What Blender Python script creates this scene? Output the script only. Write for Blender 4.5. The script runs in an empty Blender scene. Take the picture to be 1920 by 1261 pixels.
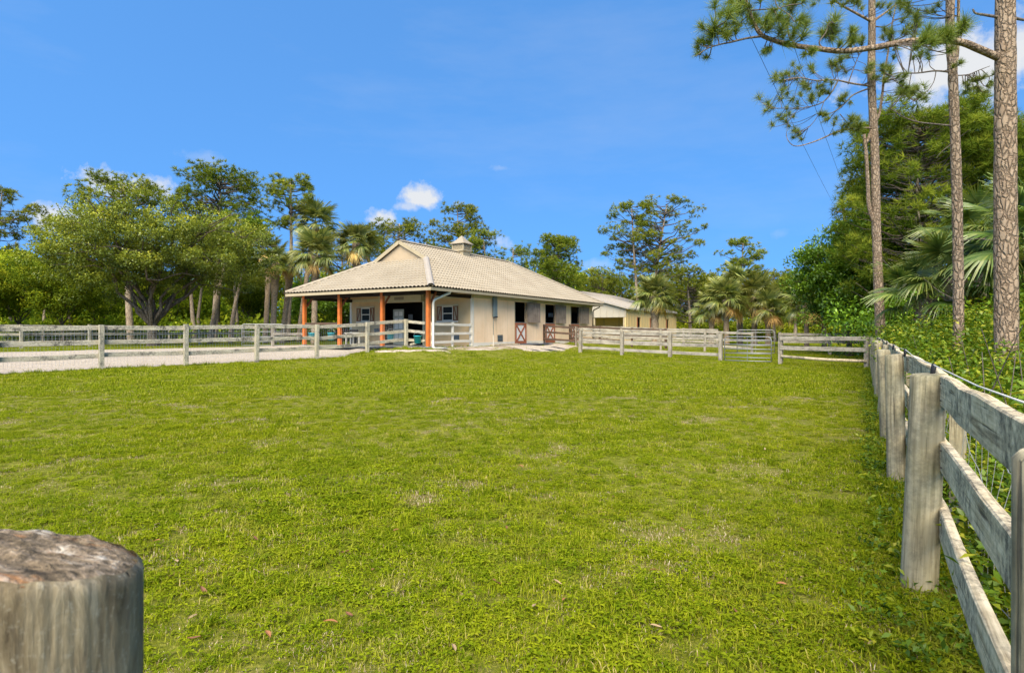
import bpy, bmesh, math, random
import numpy as np
from mathutils import Vector, Matrix, Euler, noise

# ------------------------------------------------------------------ camera, sky, sun, exposure
SC = bpy.context.scene
COL = SC.collection
F, CX, HY, CAMH = 1100.0, 960.0, 620.0, 1.45      # focal length in photo pixels, centre, horizon row, eye height
cam = bpy.data.cameras.new('camera'); camo = bpy.data.objects.new('camera', cam); COL.objects.link(camo)
camo.location = (0, 0, CAMH); camo.rotation_euler = (math.pi/2, 0, 0)
cam.sensor_width = 36; cam.lens = F/1920*36; cam.shift_y = -(630.5-HY)/1920
cam.clip_start = 0.05; cam.clip_end = 2000
cam.dof.use_dof = True; cam.dof.focus_distance = 14.0; cam.dof.aperture_fstop = 9.0
SC.camera = camo

SUN_TO = Vector((-0.15, -0.67, 0.73)).normalized()
SUN_ELEV = math.asin(SUN_TO.z)
W = bpy.data.worlds.new('World'); SC.world = W; W.use_nodes = True
wn = W.node_tree; wn.nodes.clear()
def wnode(t, **k):
    n = wn.nodes.new(t)
    for a, b in k.items(): setattr(n, a, b)
    return n
def wlink(a, b): wn.links.new(a, b)
sky = wnode('ShaderNodeTexSky', sky_type='NISHITA', sun_disc=False)
sky.sun_elevation = SUN_ELEV
sky.sun_rotation = math.atan2(SUN_TO.x, SUN_TO.y)
sky.air_density = 1.0; sky.dust_density = 0.3; sky.ozone_density = 2.0; sky.altitude = 0
hs = wnode('ShaderNodeMix', data_type='RGBA', blend_type='MULTIPLY'); hs.inputs[0].default_value = 1.0; hs.inputs[7].default_value = (0.55, 0.98, 1.24, 1)
wlink(sky.outputs[0], hs.inputs[6])
wtc = wnode('ShaderNodeTexCoord')
sv = wnode('ShaderNodeVectorMath', operation='ADD'); wlink(wtc.outputs['Generated'], sv.inputs[0]); sv.inputs[1].default_value = (0, 0, 0.46)
sn = wnode('ShaderNodeVectorMath', operation='NORMALIZE'); wlink(sv.outputs[0], sn.inputs[0]); wlink(sn.outputs[0], sky.inputs['Vector'])   # clear deep blue down to the tree line
wnz = wnode('ShaderNodeTexNoise'); wnz.inputs['Scale'].default_value = 17; wnz.inputs['Detail'].default_value = 9; wnz.inputs['Roughness'].default_value = 0.66
wlink(wtc.outputs['Generated'], wnz.inputs['Vector'])
def wmath(op, a, b=None, clamp=False):
    n = wnode('ShaderNodeMath', operation=op, use_clamp=clamp)
    for i, v in enumerate((a, b)):
        if v is None: continue
        if isinstance(v, (int, float)): n.inputs[i].default_value = v
        else: wlink(v, n.inputs[i])
    return n.outputs[0]
def cloud(px, py, rx, ry, dens, soft=1.0):
    """a small fair-weather cloud in the sky towards a direction; rx, ry in radians"""
    d = Vector(((px-CX)/F, 1, -(py-HY)/F)).normalized()
    r = d.cross(Vector((0, 0, 1))).normalized(); u = r.cross(d)
    outs = []
    for ax, rad in ((r, rx), (u, ry)):
        n = wnode('ShaderNodeVectorMath', operation='DOT_PRODUCT'); wlink(wtc.outputs['Generated'], n.inputs[0]); n.inputs[1].default_value = ax/rad
        outs.append(wmath('POWER', wmath('ABSOLUTE', n.outputs['Value']), 2))
    f = wnode('ShaderNodeVectorMath', operation='DOT_PRODUCT'); wlink(wtc.outputs['Generated'], f.inputs[0]); f.inputs[1].default_value = d
    dist = wmath('SQRT', wmath('ADD', outs[0], outs[1]))
    v = wmath('SUBTRACT', wmath('ADD', 0.62, wmath('MULTIPLY', wmath('SUBTRACT', wnz.outputs['Fac'], 0.5), 2.6)), wmath('MULTIPLY', dist, 0.75))
    v = wmath('MULTIPLY', v, 1.9*soft, True)
    v = wmath('MULTIPLY', v, wmath('GREATER_THAN', f.outputs['Value'], 0.2))
    return wmath('MULTIPLY', v, dens)
cl = None
for c in ((793, 370, .045, .022, .95), (765, 388, .03, .012, .6), (712, 412, .045, .024, .95), (228, 345, .085, .028, .95), (105, 410, .075, .034, .9),
          (855, 383, .018, .010, .4), (938, 315, .024, .008, .22), (940, 455, .03, .02, .55), (1462, 438, .016, .010, .10), (385, 300, .03, .015, .2),
          (1800, 130, .13, .075, .97), (1920, 90, .10, .06, .9), (1120, 495, .05, .012, .25), (1710, 170, .06, .03, .8), (2150, 60, .12, .06, .9), (-250, 330, .14, .05, .9), (-500, 250, .1, .05, .8), (2500, 280, .15, .05, .9)):
    o = cloud(*c); cl = o if cl is None else wmath('MAXIMUM', cl, o)
cmap = wnode('ShaderNodeMapping'); cmap.inputs['Scale'].default_value = (2.2, 2.2, 9.0); cmap.inputs['Rotation'].default_value = (0.0, 0.35, 0.0); wlink(wtc.outputs['Generated'], cmap.inputs['Vector'])
cir = wnode('ShaderNodeTexNoise'); cir.inputs['Scale'].default_value = 1.3; cir.inputs['Detail'].default_value = 8; cir.inputs['Roughness'].default_value = 0.6; wlink(cmap.outputs[0], cir.inputs['Vector'])
cl = wmath('MAXIMUM', cl, wmath('MULTIPLY', wmath('SUBTRACT', cir.outputs['Fac'], 0.47), 0.32, True))    # thin high cirrus all round the sky
mx = wnode('ShaderNodeMix', data_type='RGBA')
wlink(cl, mx.inputs[0]); wlink(hs.outputs[2], mx.inputs[6]); mx.inputs[7].default_value = (2.9, 2.95, 3.0, 1)
bg = wnode('ShaderNodeBackground'); bg.inputs['Strength'].default_value = 0.15
wlink(mx.outputs[2], bg.inputs['Color'])
wo = wnode('ShaderNodeOutputWorld'); wlink(bg.outputs[0], wo.inputs['Surface'])

sun = bpy.data.lights.new('sun', 'SUN'); suno = bpy.data.objects.new('sun', sun); COL.objects.link(suno)
sun.energy = 4.8; sun.angle = math.radians(54); sun.color = (1.0, 0.885, 0.69)
suno.rotation_euler = SUN_TO.to_track_quat('Z', 'Y').to_euler(); suno.location = (0, 0, 60)
SC.view_settings.view_transform = 'Standard'; SC.view_settings.look = 'None'; SC.view_settings.gamma = 1; SC.view_settings.exposure = 0.95
SC.view_settings.use_curve_mapping = False
SC.render.engine = 'CYCLES'
SC.cycles.max_bounces = 5; SC.cycles.diffuse_bounces = 3; SC.cycles.glossy_bounces = 2; SC.cycles.transmission_bounces = 3; SC.cycles.transparent_max_bounces = 4; SC.cycles.use_adaptive_sampling = True; SC.cycles.adaptive_threshold = 0.02; SC.cycles.use_denoising = True

# ------------------------------------------------------------------ helpers
rng = np.random.default_rng(7)
random.seed(7)
def P(x, y, Y): return Vector(((x-CX)/F*Y, Y, CAMH-(y-HY)/F*Y))
def sstep(a, b, x):
    t = np.clip((np.asarray(x, float)-a)/(b-a), 0, 1); return t*t*(3-2*t)
BO = (-4.14, 29.0); BD = (0.515, 0.857)            # barn corner and the direction of its long side
BD_ = math.hypot(*BD); BD = (BD[0]/BD_, BD[1]/BD_); BX = (BD[1], -BD[0])
PAD = 0.60
def gz(x, y):
    """height of the ground: a flat paddock rising gently to the barn's pad"""
    x = np.asarray(x, float); y = np.asarray(y, float)
    b = 0.45*sstep(19, 44, y-0.5*x)*sstep(40, 14, x)
    rx, ry = x-BO[0], y-BO[1]
    lx = rx*BX[0]+ry*BX[1]; ly = rx*BD[0]+ry*BD[1]
    dx = np.maximum(np.maximum(lx-0.6, -9.9-lx), 0); dy = np.maximum(np.maximum(ly-21, -0.8-ly), 0)
    d = np.hypot(dx, dy)
    pad = PAD-0.012
    z = pad+(b-pad)*sstep(0, 3.6, d)
    z = z+0.015*np.sin(x*0.9+1.3)*np.sin(y*0.7)*sstep(3.6, 6, d)
    return z
def G(x, y): return float(gz(x, y))
def tag(o, label=None, cat=None, group=None, kind=None):
    if label: o['label'] = label
    if cat: o['category'] = cat
    if group: o['group'] = group
    if kind: o['kind'] = kind
    return o
def empty(name, label, cat, loc=(0, 0, 0), rz=0, group=None):
    o = bpy.data.objects.new(name, None); COL.objects.link(o); o.location = loc; o.rotation_euler = (0, 0, rz); o.empty_display_size = 0.2
    return tag(o, label, cat, group)
def link(name, me, mat=None, parent=None, loc=(0, 0, 0), rot=(0, 0, 0), scale=None):
    o = bpy.data.objects.new(name, me); COL.objects.link(o)
    if mat is not None and me is not None and len(me.materials) == 0: me.materials.append(M[mat] if isinstance(mat, str) else mat)
    o.parent = parent; o.location = loc
    o.rotation_euler = rot if not isinstance(rot, Matrix) else rot.to_euler()
    if scale is not None: o.scale = scale
    return o
def copy_tree(o, parent=None):
    c = o.copy(); COL.objects.link(c); c.parent = parent
    for ch in list(o.children): copy_tree(ch, c)
    return c
class MB:
    def __init__(s): s.v = []; s.f = []
    def add(s, v, f):
        n = len(s.v); s.v += [tuple(p) for p in v]; s.f += [tuple(i+n for i in q) for q in f]; return s
    def box(s, x0, x1, y0, y1, z0, z1, m=None):
        v = [(x0,y0,z0),(x1,y0,z0),(x1,y1,z0),(x0,y1,z0),(x0,y0,z1),(x1,y0,z1),(x1,y1,z1),(x0,y1,z1)]
        if m is not None: v = [m @ Vector(p) for p in v]
        return s.add(v, [(0,3,2,1),(4,5,6,7),(0,1,5,4),(1,2,6,5),(2,3,7,6),(3,0,4,7)])
    def bar(s, a, b, w, h, up=(0, 0, 1)):
        a = Vector(a); b = Vector(b); d = (b-a); L = d.length; d.normalize()
        sd = d.cross(Vector(up)); 
        if sd.length < 1e-5: sd = d.cross(Vector((1, 0, 0)))
        sd.normalize(); u = sd.cross(d)
        v = [p+sd*(i*w/2)+u*(j*h/2) for p in (a, b) for i, j in ((-1,-1),(1,-1),(1,1),(-1,1))]
        return s.add(v, [(0,1,2,3),(7,6,5,4),(0,4,5,1),(1,5,6,2),(2,6,7,3),(3,7,4,0)])
    def tube(s, pts, rad, n=8, cap=True):
        pts = [Vector(p) for p in pts]; k = len(pts)
        if not hasattr(rad, '__len__'): rad = [rad]*k
        t0 = (pts[1]-pts[0]).normalized(); a = t0.orthogonal().normalized(); v = []; f = []
        for i in range(k):
            t = (pts[min(i+1, k-1)]-pts[max(i-1, 0)]); t.normalize()
            a = (a-t*a.dot(t)); a.normalize(); b = t.cross(a)
            for j in range(n):
                w = 2*math.pi*j/n; v.append(pts[i]+(a*math.cos(w)+b*math.sin(w))*rad[i])
        for i in range(k-1):
            for j in range(n):
                j2 = (j+1) % n; f.append((i*n+j, i*n+j2, (i+1)*n+j2, (i+1)*n+j))
        if cap: f.append(tuple(range(n-1, -1, -1))); f.append(tuple((k-1)*n+j for j in range(n)))
        return s.add(v, f)
    def mesh(s, name, smooth=False, edge=None):
        me = bpy.data.meshes.new(name); me.from_pydata(s.v, [], s.f); me.update()
        if smooth: me.shade_smooth()
        return me
    def build(s, name, mat, parent=None, smooth=False, loc=(0, 0, 0), rot=(0, 0, 0)):
        return link(name, s.mesh(name, smooth), mat, parent, loc, rot)
def np_mesh(name, V, Fc, tint=None, smooth=False):
    """mesh from numpy arrays; every face has the same number of corners; tint: a value for each face"""
    me = bpy.data.meshes.new(name); V = np.ascontiguousarray(V, np.float32); Fc = np.ascontiguousarray(Fc, np.int32)
    k = Fc.shape[1]; me.vertices.add(len(V)); me.vertices.foreach_set('co', V.ravel())
    me.loops.add(Fc.size); me.loops.foreach_set('vertex_index', Fc.ravel())
    me.polygons.add(len(Fc)); me.polygons.foreach_set('loop_start', np.arange(0, Fc.size, k, dtype=np.int32))
    me.update(calc_edges=True)
    if tint is not None:
        a = me.attributes.new('tint', 'FLOAT', 'FACE'); a.data.foreach_set('value', np.ascontiguousarray(tint, np.float32))
    if smooth: me.shade_smooth()
    return me
def unit(a): return a/np.maximum(np.linalg.norm(a, axis=-1, keepdims=True), 1e-9)
def sph(n, r=None): 
    r = r or rng
    return unit(r.normal(size=(n, 3)))

# ------------------------------------------------------------------ materials
M = {}
class NT:
    def __init__(s, name):
        s.m = bpy.data.materials.new(name); s.m.use_nodes = True; s.t = s.m.node_tree; s.t.nodes.clear(); M[name] = s.m
        s.out = s.n('ShaderNodeOutputMaterial')
    def n(s, t, **k):
        x = s.t.nodes.new(t)
        for a, b in k.items(): setattr(x, a, b)
        return x
    def l(s, a, b): s.t.links.new(a, b)
    def setin(s, node, key, v):
        if isinstance(v, bpy.types.NodeSocket): s.l(v, node.inputs[key])
        elif v is not None: node.inputs[key].default_value = v
    def noise(s, vec, scale, detail=4, rough=0.55, dist=0):
        x = s.n('ShaderNodeTexNoise'); s.setin(x, 'Vector', vec); x.inputs['Scale'].default_value = scale; x.inputs['Detail'].default_value = detail; x.inputs['Roughness'].default_value = rough; x.inputs['Distortion'].default_value = dist
        return x.outputs['Fac']
    def voro(s, vec, scale, feature='F1', out='Distance', rnd=1.0):
        x = s.n('ShaderNodeTexVoronoi', feature=feature); s.setin(x, 'Vector', vec); x.inputs['Scale'].default_value = scale; x.inputs['Randomness'].default_value = rnd
        return x.outputs[out]
    def ramp(s, fac, stops, interp='LINEAR'):
        x = s.n('ShaderNodeValToRGB'); e = x.color_ramp; e.interpolation = interp
        while len(e.elements) < len(stops): e.elements.new(0.5)
        for el, (p, c) in zip(e.elements, stops): el.position = p; el.color = (*c, 1) if len(c) == 3 else c
        s.setin(x, 'Fac', fac); return x.outputs['Color']
    def fr(s, fac, a, b):
        x = s.n('ShaderNodeMapRange'); s.setin(x, 'Value', fac); x.inputs['From Min'].default_value = a; x.inputs['From Max'].default_value = b; return x.outputs[0]
    def mix(s, fac, a, b, blend='MIX'):
        x = s.n('ShaderNodeMix', data_type='RGBA', blend_type=blend); s.setin(x, 0, fac)
        for i, v in ((6, a), (7, b)): s.setin(x, i, (*v, 1) if isinstance(v, tuple) and len(v) == 3 else v)
        return x.outputs[2]
    def math(s, op, a, b=None, clamp=False):
        x = s.n('ShaderNodeMath', operation=op, use_clamp=clamp); s.setin(x, 0, a); s.setin(x, 1, b); return x.outputs[0]
    def map(s, vec, scale=(1, 1, 1), loc=None):
        x = s.n('ShaderNodeMapping'); s.setin(x, 'Vector', vec); x.inputs['Scale'].default_value = scale
        if loc is not None: s.setin(x, 'Location', loc)
        return x.outputs[0]
    def pos(s): return s.n('ShaderNodeNewGeometry').outputs['Position']
    def objc(s, offset=True):
        c = s.n('ShaderNodeTexCoord').outputs['Object']
        if not offset: return c
        r = s.n('ShaderNodeObjectInfo').outputs['Random']; k = s.n('ShaderNodeVectorMath', operation='SCALE'); k.inputs[0].default_value = (37, 53, 71); s.l(r, k.inputs['Scale'])
        a = s.n('ShaderNodeVectorMath', operation='ADD'); s.l(c, a.inputs[0]); s.l(k.outputs[0], a.inputs[1]); return a.outputs[0]
    def rand(s): return s.n('ShaderNodeObjectInfo').outputs['Random']
    def bsdf(s, col, rough=0.8, bump=None, bs=0.3, bd=0.02, metal=0, spec=0.3, **kw):
        p = s.n('ShaderNodeBsdfPrincipled'); s.setin(p, 'Base Color', (*col, 1) if isinstance(col, tuple) and len(col) == 3 else col); s.setin(p, 'Roughness', rough); p.inputs['Metallic'].default_value = metal; p.inputs['Specular IOR Level'].default_value = spec
        if bump is not None:
            b = s.n('ShaderNodeBump'); b.inputs['Strength'].default_value = bs; b.inputs['Distance'].default_value = bd; s.l(bump, b.inputs['Height']); s.l(b.outputs[0], p.inputs['Normal'])
        s.l(p.outputs[0], s.out.inputs['Surface']); return p
def plain(name, col, rough=0.7, var=0.12, scale=6, spec=0.3, metal=0, bs=0.15):
    t = NT(name); c = t.objc(); nz = t.noise(c, scale, 5, 0.6); n2 = t.noise(c, scale*9, 3)
    f = t.math('ADD', t.math('MULTIPLY', t.math('SUBTRACT', nz, 0.5), 2*var*2), t.math('MULTIPLY', t.math('SUBTRACT', n2, 0.5), var*1.5))
    f = t.math('ADD', 1.0, f)
    k = t.n('ShaderNodeVectorMath', operation='SCALE'); k.inputs[0].default_value = col; t.l(f, k.inputs['Scale'])
    t.bsdf(k.outputs[0], rough, n2, bs, 0.01, metal, spec)
def foliage(name, dark, mid, lite, trans=0.35, gloss=0.0, patch=0.0):
    """leaf colours by the leaf's own tint and a per-plant shift"""
    t = NT(name); a = t.n('ShaderNodeAttribute', attribute_name='tint').outputs['Fac']
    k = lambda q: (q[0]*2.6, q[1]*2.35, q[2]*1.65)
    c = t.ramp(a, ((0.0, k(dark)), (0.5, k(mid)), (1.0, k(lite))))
    r = t.rand(); hsv = t.n('ShaderNodeHueSaturation'); t.l(c, hsv.inputs['Color'])
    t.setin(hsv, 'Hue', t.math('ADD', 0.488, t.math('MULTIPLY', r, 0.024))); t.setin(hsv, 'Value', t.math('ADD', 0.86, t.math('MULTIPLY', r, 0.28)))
    c = hsv.outputs[0]
    d = t.n('ShaderNodeBsdfDiffuse'); t.l(c, d.inputs['Color'])
    tr = t.n('ShaderNodeBsdfTranslucent'); tc = t.mix(1.0, c, (1.25, 1.15, 0.55), 'MULTIPLY'); t.l(tc, tr.inputs['Color'])
    m = t.n('ShaderNodeMixShader'); m.inputs[0].default_value = trans; t.l(d.outputs[0], m.inputs[1]); t.l(tr.outputs[0], m.inputs[2]); s = m.outputs[0]
    if gloss:
        g = t.n('ShaderNodeBsdfGlossy'); g.inputs['Roughness'].default_value = 0.42; g.inputs['Color'].default_value = (1, 1, 1, 1)
        m2 = t.n('ShaderNodeMixShader'); m2.inputs[0].default_value = gloss; t.l(s, m2.inputs[1]); t.l(g.outputs[0], m2.inputs[2]); s = m2.outputs[0]
    t.l(s, t.out.inputs['Surface'])
def wood(name, axis, lite, mid, dark, mildew=0.5, green=0.0, paint=None):
    """weathered timber: grain along an axis, dark mildew, cracks"""
    t = NT(name); c = t.objc()
    sc = [22, 22, 22]; sc[axis] = 1.1; g = t.noise(t.map(c, tuple(sc)), 1.6, 6, 0.65, 0.3)
    sc2 = [60, 60, 60]; sc2[axis] = 1.6; cr = t.noise(t.map(c, tuple(sc2)), 1.0, 3, 0.5)
    bl = t.noise(c, 2.3, 6, 0.62); sp = t.noise(c, 24, 4, 0.7)
    col = t.ramp(g, ((0.28, dark), (0.5, mid), (0.72, lite)))
    if paint is not None:
        pm = t.fr(t.math('ADD', bl, t.math('MULTIPLY', t.math('SUBTRACT', g, 0.5), 0.5)), 0.36, 0.56); col = t.mix(pm, col, paint)
    md = t.fr(t.math('ADD', t.math('MULTIPLY', bl, 0.6), t.math('MULTIPLY', sp, 0.4)), 0.60, 0.46)
    md = t.math('MULTIPLY', t.math('SUBTRACT', 1.0, md, True), mildew)
    col = t.mix(md, col, (0.055, 0.05, 0.042))
    ck = t.math('MULTIPLY', t.fr(cr, 0.36, 0.27), 0.75, True); col = t.mix(ck, col, (0.04, 0.034, 0.028))
    if green: col = t.mix(t.math('MULTIPLY', t.fr(t.noise(c, 3.1, 5), 0.45, 0.7), green, True), col, (0.16, 0.18, 0.07))
    h = t.math('SUBTRACT', t.math('MULTIPLY', g, 0.6), ck)
    t.bsdf(col, 0.9, h, 0.55, 0.006, spec=0.15)
GREY = dict(lite=(0.66, 0.545, 0.35), mid=(0.47, 0.37, 0.22), dark=(0.15, 0.115, 0.07))
wood('board_wood', 0, **GREY, mildew=0.85, paint=(0.80, 0.655, 0.42))
wood('post_wood', 2, (0.47, 0.415, 0.285), (0.335, 0.285, 0.18), (0.145, 0.12, 0.072), mildew=0.5, green=0.2)
wood('pale_board', 0, (0.50, 0.45, 0.335), (0.36, 0.31, 0.21), (0.14, 0.115, 0.075), mildew=0.9, paint=(0.54, 0.48, 0.36))
wood('pale_post', 2, (0.48, 0.435, 0.32), (0.35, 0.305, 0.205), (0.14, 0.115, 0.075), mildew=0.8, paint=(0.50, 0.45, 0.33))
wood('far_board', 0, (0.50, 0.455, 0.37), (0.37, 0.325, 0.255), (0.17, 0.145, 0.105), mildew=0.6)
wood('far_post', 2, (0.46, 0.415, 0.33), (0.33, 0.285, 0.215), (0.15, 0.125, 0.088), mildew=0.55)
wood('brown_board', 0, (0.16, 0.105, 0.07), (0.10, 0.06, 0.04), (0.04, 0.025, 0.017), mildew=0.5)
wood('brown_post', 2, (0.15, 0.095, 0.06), (0.09, 0.052, 0.033), (0.035, 0.022, 0.015), mildew=0.5)
wood('ply_wood', 2, (0.34, 0.29, 0.225), (0.235, 0.18, 0.135), (0.12, 0.085, 0.062), mildew=0.45)
t = NT('near_wood'); c = t.objc(False)
g1 = t.noise(t.map(c, (26, 26, 6.5)), 1.0, 8, 0.68, 0.9); g2 = t.noise(t.map(c, (150, 150, 16)), 1.0, 6, 0.7, 0.5); bl = t.noise(c, 9, 6, 0.65); ck = t.noise(t.map(c, (52, 52, 1.1)), 1.0, 3, 0.5, 0.4); sp = t.noise(c, 130, 4, 0.7)
col = t.ramp(g1, ((0.32, (0.065, 0.048, 0.028)), (0.46, (0.185, 0.14, 0.08)), (0.58, (0.27, 0.215, 0.13)), (0.72, (0.43, 0.355, 0.235))))
col = t.mix(t.math('MULTIPLY', t.fr(g2, 0.52, 0.36), 0.55, True), col, (0.11, 0.09, 0.06)); col = t.mix(t.math('MULTIPLY', t.fr(bl, 0.5, 0.68), 0.5, True), col, (0.19, 0.185, 0.145)); col = t.mix(t.math('MULTIPLY', t.fr(sp, 0.56, 0.72), 0.4, True), col, (0.48, 0.44, 0.33))
cf_ = t.math('MULTIPLY', t.fr(ck, 0.335, 0.29), 0.9, True); col = t.mix(cf_, col, (0.03, 0.024, 0.017))
t.bsdf(col, 0.92, t.math('SUBTRACT', t.math('ADD', t.math('MULTIPLY', g1, 0.7), t.math('MULTIPLY', g2, 0.4)), cf_), 0.7, 0.008, spec=0.12)
t = NT('cut_wood'); c = t.objc(False)
a1 = t.noise(t.map(c, (16, 30, 16)), 1.0, 6, 0.7, 0.5); a2 = t.noise(c, 90, 5, 0.75); a3 = t.noise(c, 11, 5, 0.6); a4 = t.noise(t.map(c, (8, 22, 8)), 1.0, 4, 0.6)
col = t.ramp(a1, ((0.33, (0.08, 0.058, 0.038)), (0.45, (0.23, 0.17, 0.105)), (0.54, (0.36, 0.27, 0.18)), (0.64, (0.64, 0.56, 0.44))))
col = t.mix(t.math('MULTIPLY', t.fr(a2, 0.53, 0.40), 0.8, True), col, (0.05, 0.042, 0.03)); col = t.mix(t.math('MULTIPLY', t.fr(a3, 0.54, 0.68), 0.7, True), col, (0.115, 0.088, 0.05)); col = t.mix(t.math('MULTIPLY', t.fr(a4, 0.60, 0.68), 0.55, True), col, (0.40, 0.15, 0.035))
t.bsdf(col, 0.95, t.math('ADD', a1, t.math('MULTIPLY', a2, 0.6)), 0.9, 0.012, spec=0.1)
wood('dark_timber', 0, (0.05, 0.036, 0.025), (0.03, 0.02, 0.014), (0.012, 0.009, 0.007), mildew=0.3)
wood('shaded_interior_wood', 2, (0.035, 0.026, 0.02), (0.02, 0.015, 0.012), (0.01, 0.008, 0.006), mildew=0.3)  # near-black colour holds the shade of the barn's inside
plain('white_paint', (0.66, 0.60, 0.48), 0.6, 0.12, 3)
plain('trim_paint', (0.36, 0.295, 0.185), 0.6, 0.13, 3)
plain('header_paint', (0.46, 0.43, 0.28), 0.6, 0.10, 2)
plain('orange_paint', (0.52, 0.135, 0.024), 0.55, 0.26, 3, 0.3)
plain('redbrown_paint', (0.33, 0.105, 0.045), 0.6, 0.16, 5)
plain('brown_paint', (0.20, 0.085, 0.035), 0.6, 0.12, 5)
plain('door_white', (0.72, 0.68, 0.58), 0.55, 0.10, 4)
plain('inner_door', (0.40, 0.40, 0.30), 0.5, 0.05, 4)
plain('galvanised', (0.30, 0.30, 0.29), 0.5, 0.15, 8, 0.4, 0.55)
plain('wire_metal', (0.42, 0.42, 0.41), 0.5, 0.1, 8, 0.4, 0.6)
plain('rope_white', (0.60, 0.57, 0.52), 0.6, 0.06, 20)
plain('black_plastic', (0.02, 0.02, 0.022), 0.5, 0.1, 10)
plain('teal_plastic', (0.014, 0.34, 0.40), 0.35, 0.10, 8, 0.5)
plain('conduit_grey', (0.16, 0.20, 0.20), 0.5, 0.08, 6)
plain('vent_grey', (0.05, 0.055, 0.06), 0.5, 0.08, 6)
plain('plate_grey', (0.23, 0.21, 0.16), 0.6, 0.08, 6)
plain('rubber', (0.075, 0.085, 0.10), 0.75, 0.2, 3)
plain('concrete', (0.42, 0.40, 0.36), 0.85, 0.14, 4, bs=0.4)
plain('paper', (0.75, 0.75, 0.72), 0.7, 0.08, 20)
plain('gutter_brown', (0.085, 0.07, 0.05), 0.5, 0.08, 6)
plain('yellow_siding', (0.60, 0.43, 0.19), 0.65, 0.06, 1.5)
plain('pale_siding', (0.40, 0.36, 0.29), 0.5, 0.08, 1.5)
plain('metal_roof', (0.35, 0.31, 0.26), 0.42, 0.12, 0.8, 0.5)
plain('gable_paint', (0.40, 0.305, 0.195), 0.8, 0.06, 3)
plain('cap_metal', (0.36, 0.305, 0.235), 0.5, 0.08, 3)
plain('shingle', (0.19, 0.125, 0.09), 0.85, 0.2, 3)
plain('brick_orange', (0.45, 0.16, 0.08), 0.8, 0.2, 6)
plain('pole_wood', (0.14, 0.10, 0.07), 0.9, 0.2, 5)
t = NT('glass'); t.bsdf((0.02, 0.024, 0.022), 0.3, spec=0.04)
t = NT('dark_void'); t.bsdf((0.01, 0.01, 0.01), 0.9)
# stucco of the barn with faint vertical dirt
t = NT('stucco'); c = t.objc(False); s1 = t.noise(c, 1.3, 6, 0.6); s2 = t.noise(t.map(c, (7, 7, 0.5)), 1.0, 4, 0.6); s3 = t.noise(c, 60, 3)
col = t.mix(t.fr(s1, 0.35, 0.7), (0.52, 0.365, 0.19), (0.59, 0.43, 0.24)); col = t.mix(t.math('MULTIPLY', t.fr(s2, 0.56, 0.74), 0.4, True), col, (0.36, 0.28, 0.17))
t.bsdf(col, 0.9, s3, 0.3, 0.01, spec=0.15)
t = NT('panel_wall'); c = t.objc(False); s1 = t.noise(c, 0.9, 6, 0.6); s2 = t.noise(t.map(c, (9, 9, 0.4)), 1.0, 4, 0.6); s3 = t.noise(c, 30, 3)
col = t.mix(t.fr(s1, 0.35, 0.7), (0.76, 0.545, 0.33), (0.84, 0.63, 0.41)); col = t.mix(t.math('MULTIPLY', t.fr(s2, 0.55, 0.74), 0.45, True), col, (0.42, 0.32, 0.20))
t.bsdf(col, 0.85, s2, 0.2, 0.01, spec=0.15)
t = NT('roof_tile'); c = t.objc(False); s1 = t.noise(c, 0.7, 6, 0.65); s2 = t.noise(c, 7, 5, 0.65); s3 = t.noise(c, 40, 3)
col = t.mix(t.fr(s1, 0.35, 0.7), (0.275, 0.225, 0.155), (0.335, 0.28, 0.20)); col = t.mix(t.math('MULTIPLY', t.fr(s2, 0.55, 0.75), 0.35, True), col, (0.23, 0.185, 0.11))
t.bsdf(col, 0.62, s3, 0.15, 0.01, spec=0.3)
# gravel
t = NT('gravel'); p = t.pos(); v = t.voro(p, 38, out='Color'); d = t.voro(p, 38); big = t.noise(p, 0.35, 5, 0.6); md = t.noise(p, 2.2, 5, 0.65)
sep = t.n('ShaderNodeSeparateColor'); t.l(v, sep.inputs[0])
col = t.ramp(sep.outputs[0], ((0, (0.24, 0.19, 0.14)), (0.5, (0.41, 0.34, 0.26)), (1, (0.57, 0.49, 0.39))))
col = t.mix(t.math('MULTIPLY', t.fr(md, 0.5, 0.72), 0.55, True), col, (0.33, 0.27, 0.19)); col = t.mix(t.math('MULTIPLY', t.fr(big, 0.55, 0.75), 0.5, True), col, (0.40, 0.32, 0.22))
t.bsdf(col, 0.9, d, 0.6, 0.02, spec=0.1)
t = NT('dirt'); p = t.pos(); a = t.noise(p, 1.1, 6, 0.65); b = t.noise(p, 9, 5, 0.7)
col = t.mix(t.fr(a, 0.35, 0.65), (0.24, 0.165, 0.095), (0.50, 0.44, 0.36)); col = t.mix(t.math('MULTIPLY', t.fr(b, 0.5, 0.7), 0.7, True), col, (0.15, 0.11, 0.055))
t.bsdf(col, 0.95, b, 0.6, 0.03, spec=0.1)
# turf seen from afar, and the soil and thatch between the blades
t = NT('turf'); p = t.pos(); a = t.noise(p, 0.22, 5, 0.6); b = t.noise(p, 1.5, 6, 0.65); c3 = t.noise(p, 11, 6, 0.75); c4 = t.noise(p, 55, 4, 0.7)
col = t.ramp(c3, ((0.30, (0.06, 0.06, 0.012)), (0.47, (0.165, 0.175, 0.012)), (0.62, (0.27, 0.245, 0.05)), (0.76, (0.42, 0.34, 0.18))))
far = t.n('ShaderNodeSeparateXYZ'); t.l(p, far.inputs[0]); col = t.mix(t.math('MULTIPLY', t.fr(a, 0.42, 0.66), 0.35, True), col, (0.19, 0.205, 0.018)); col = t.mix(t.math('MULTIPLY', t.fr(b, 0.53, 0.72), 0.6, True), col, (0.21, 0.17, 0.06))
col = t.mix(t.math('MULTIPLY', t.fr(c4, 0.56, 0.40), 0.5, True), col, (0.045, 0.065, 0.010))
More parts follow.
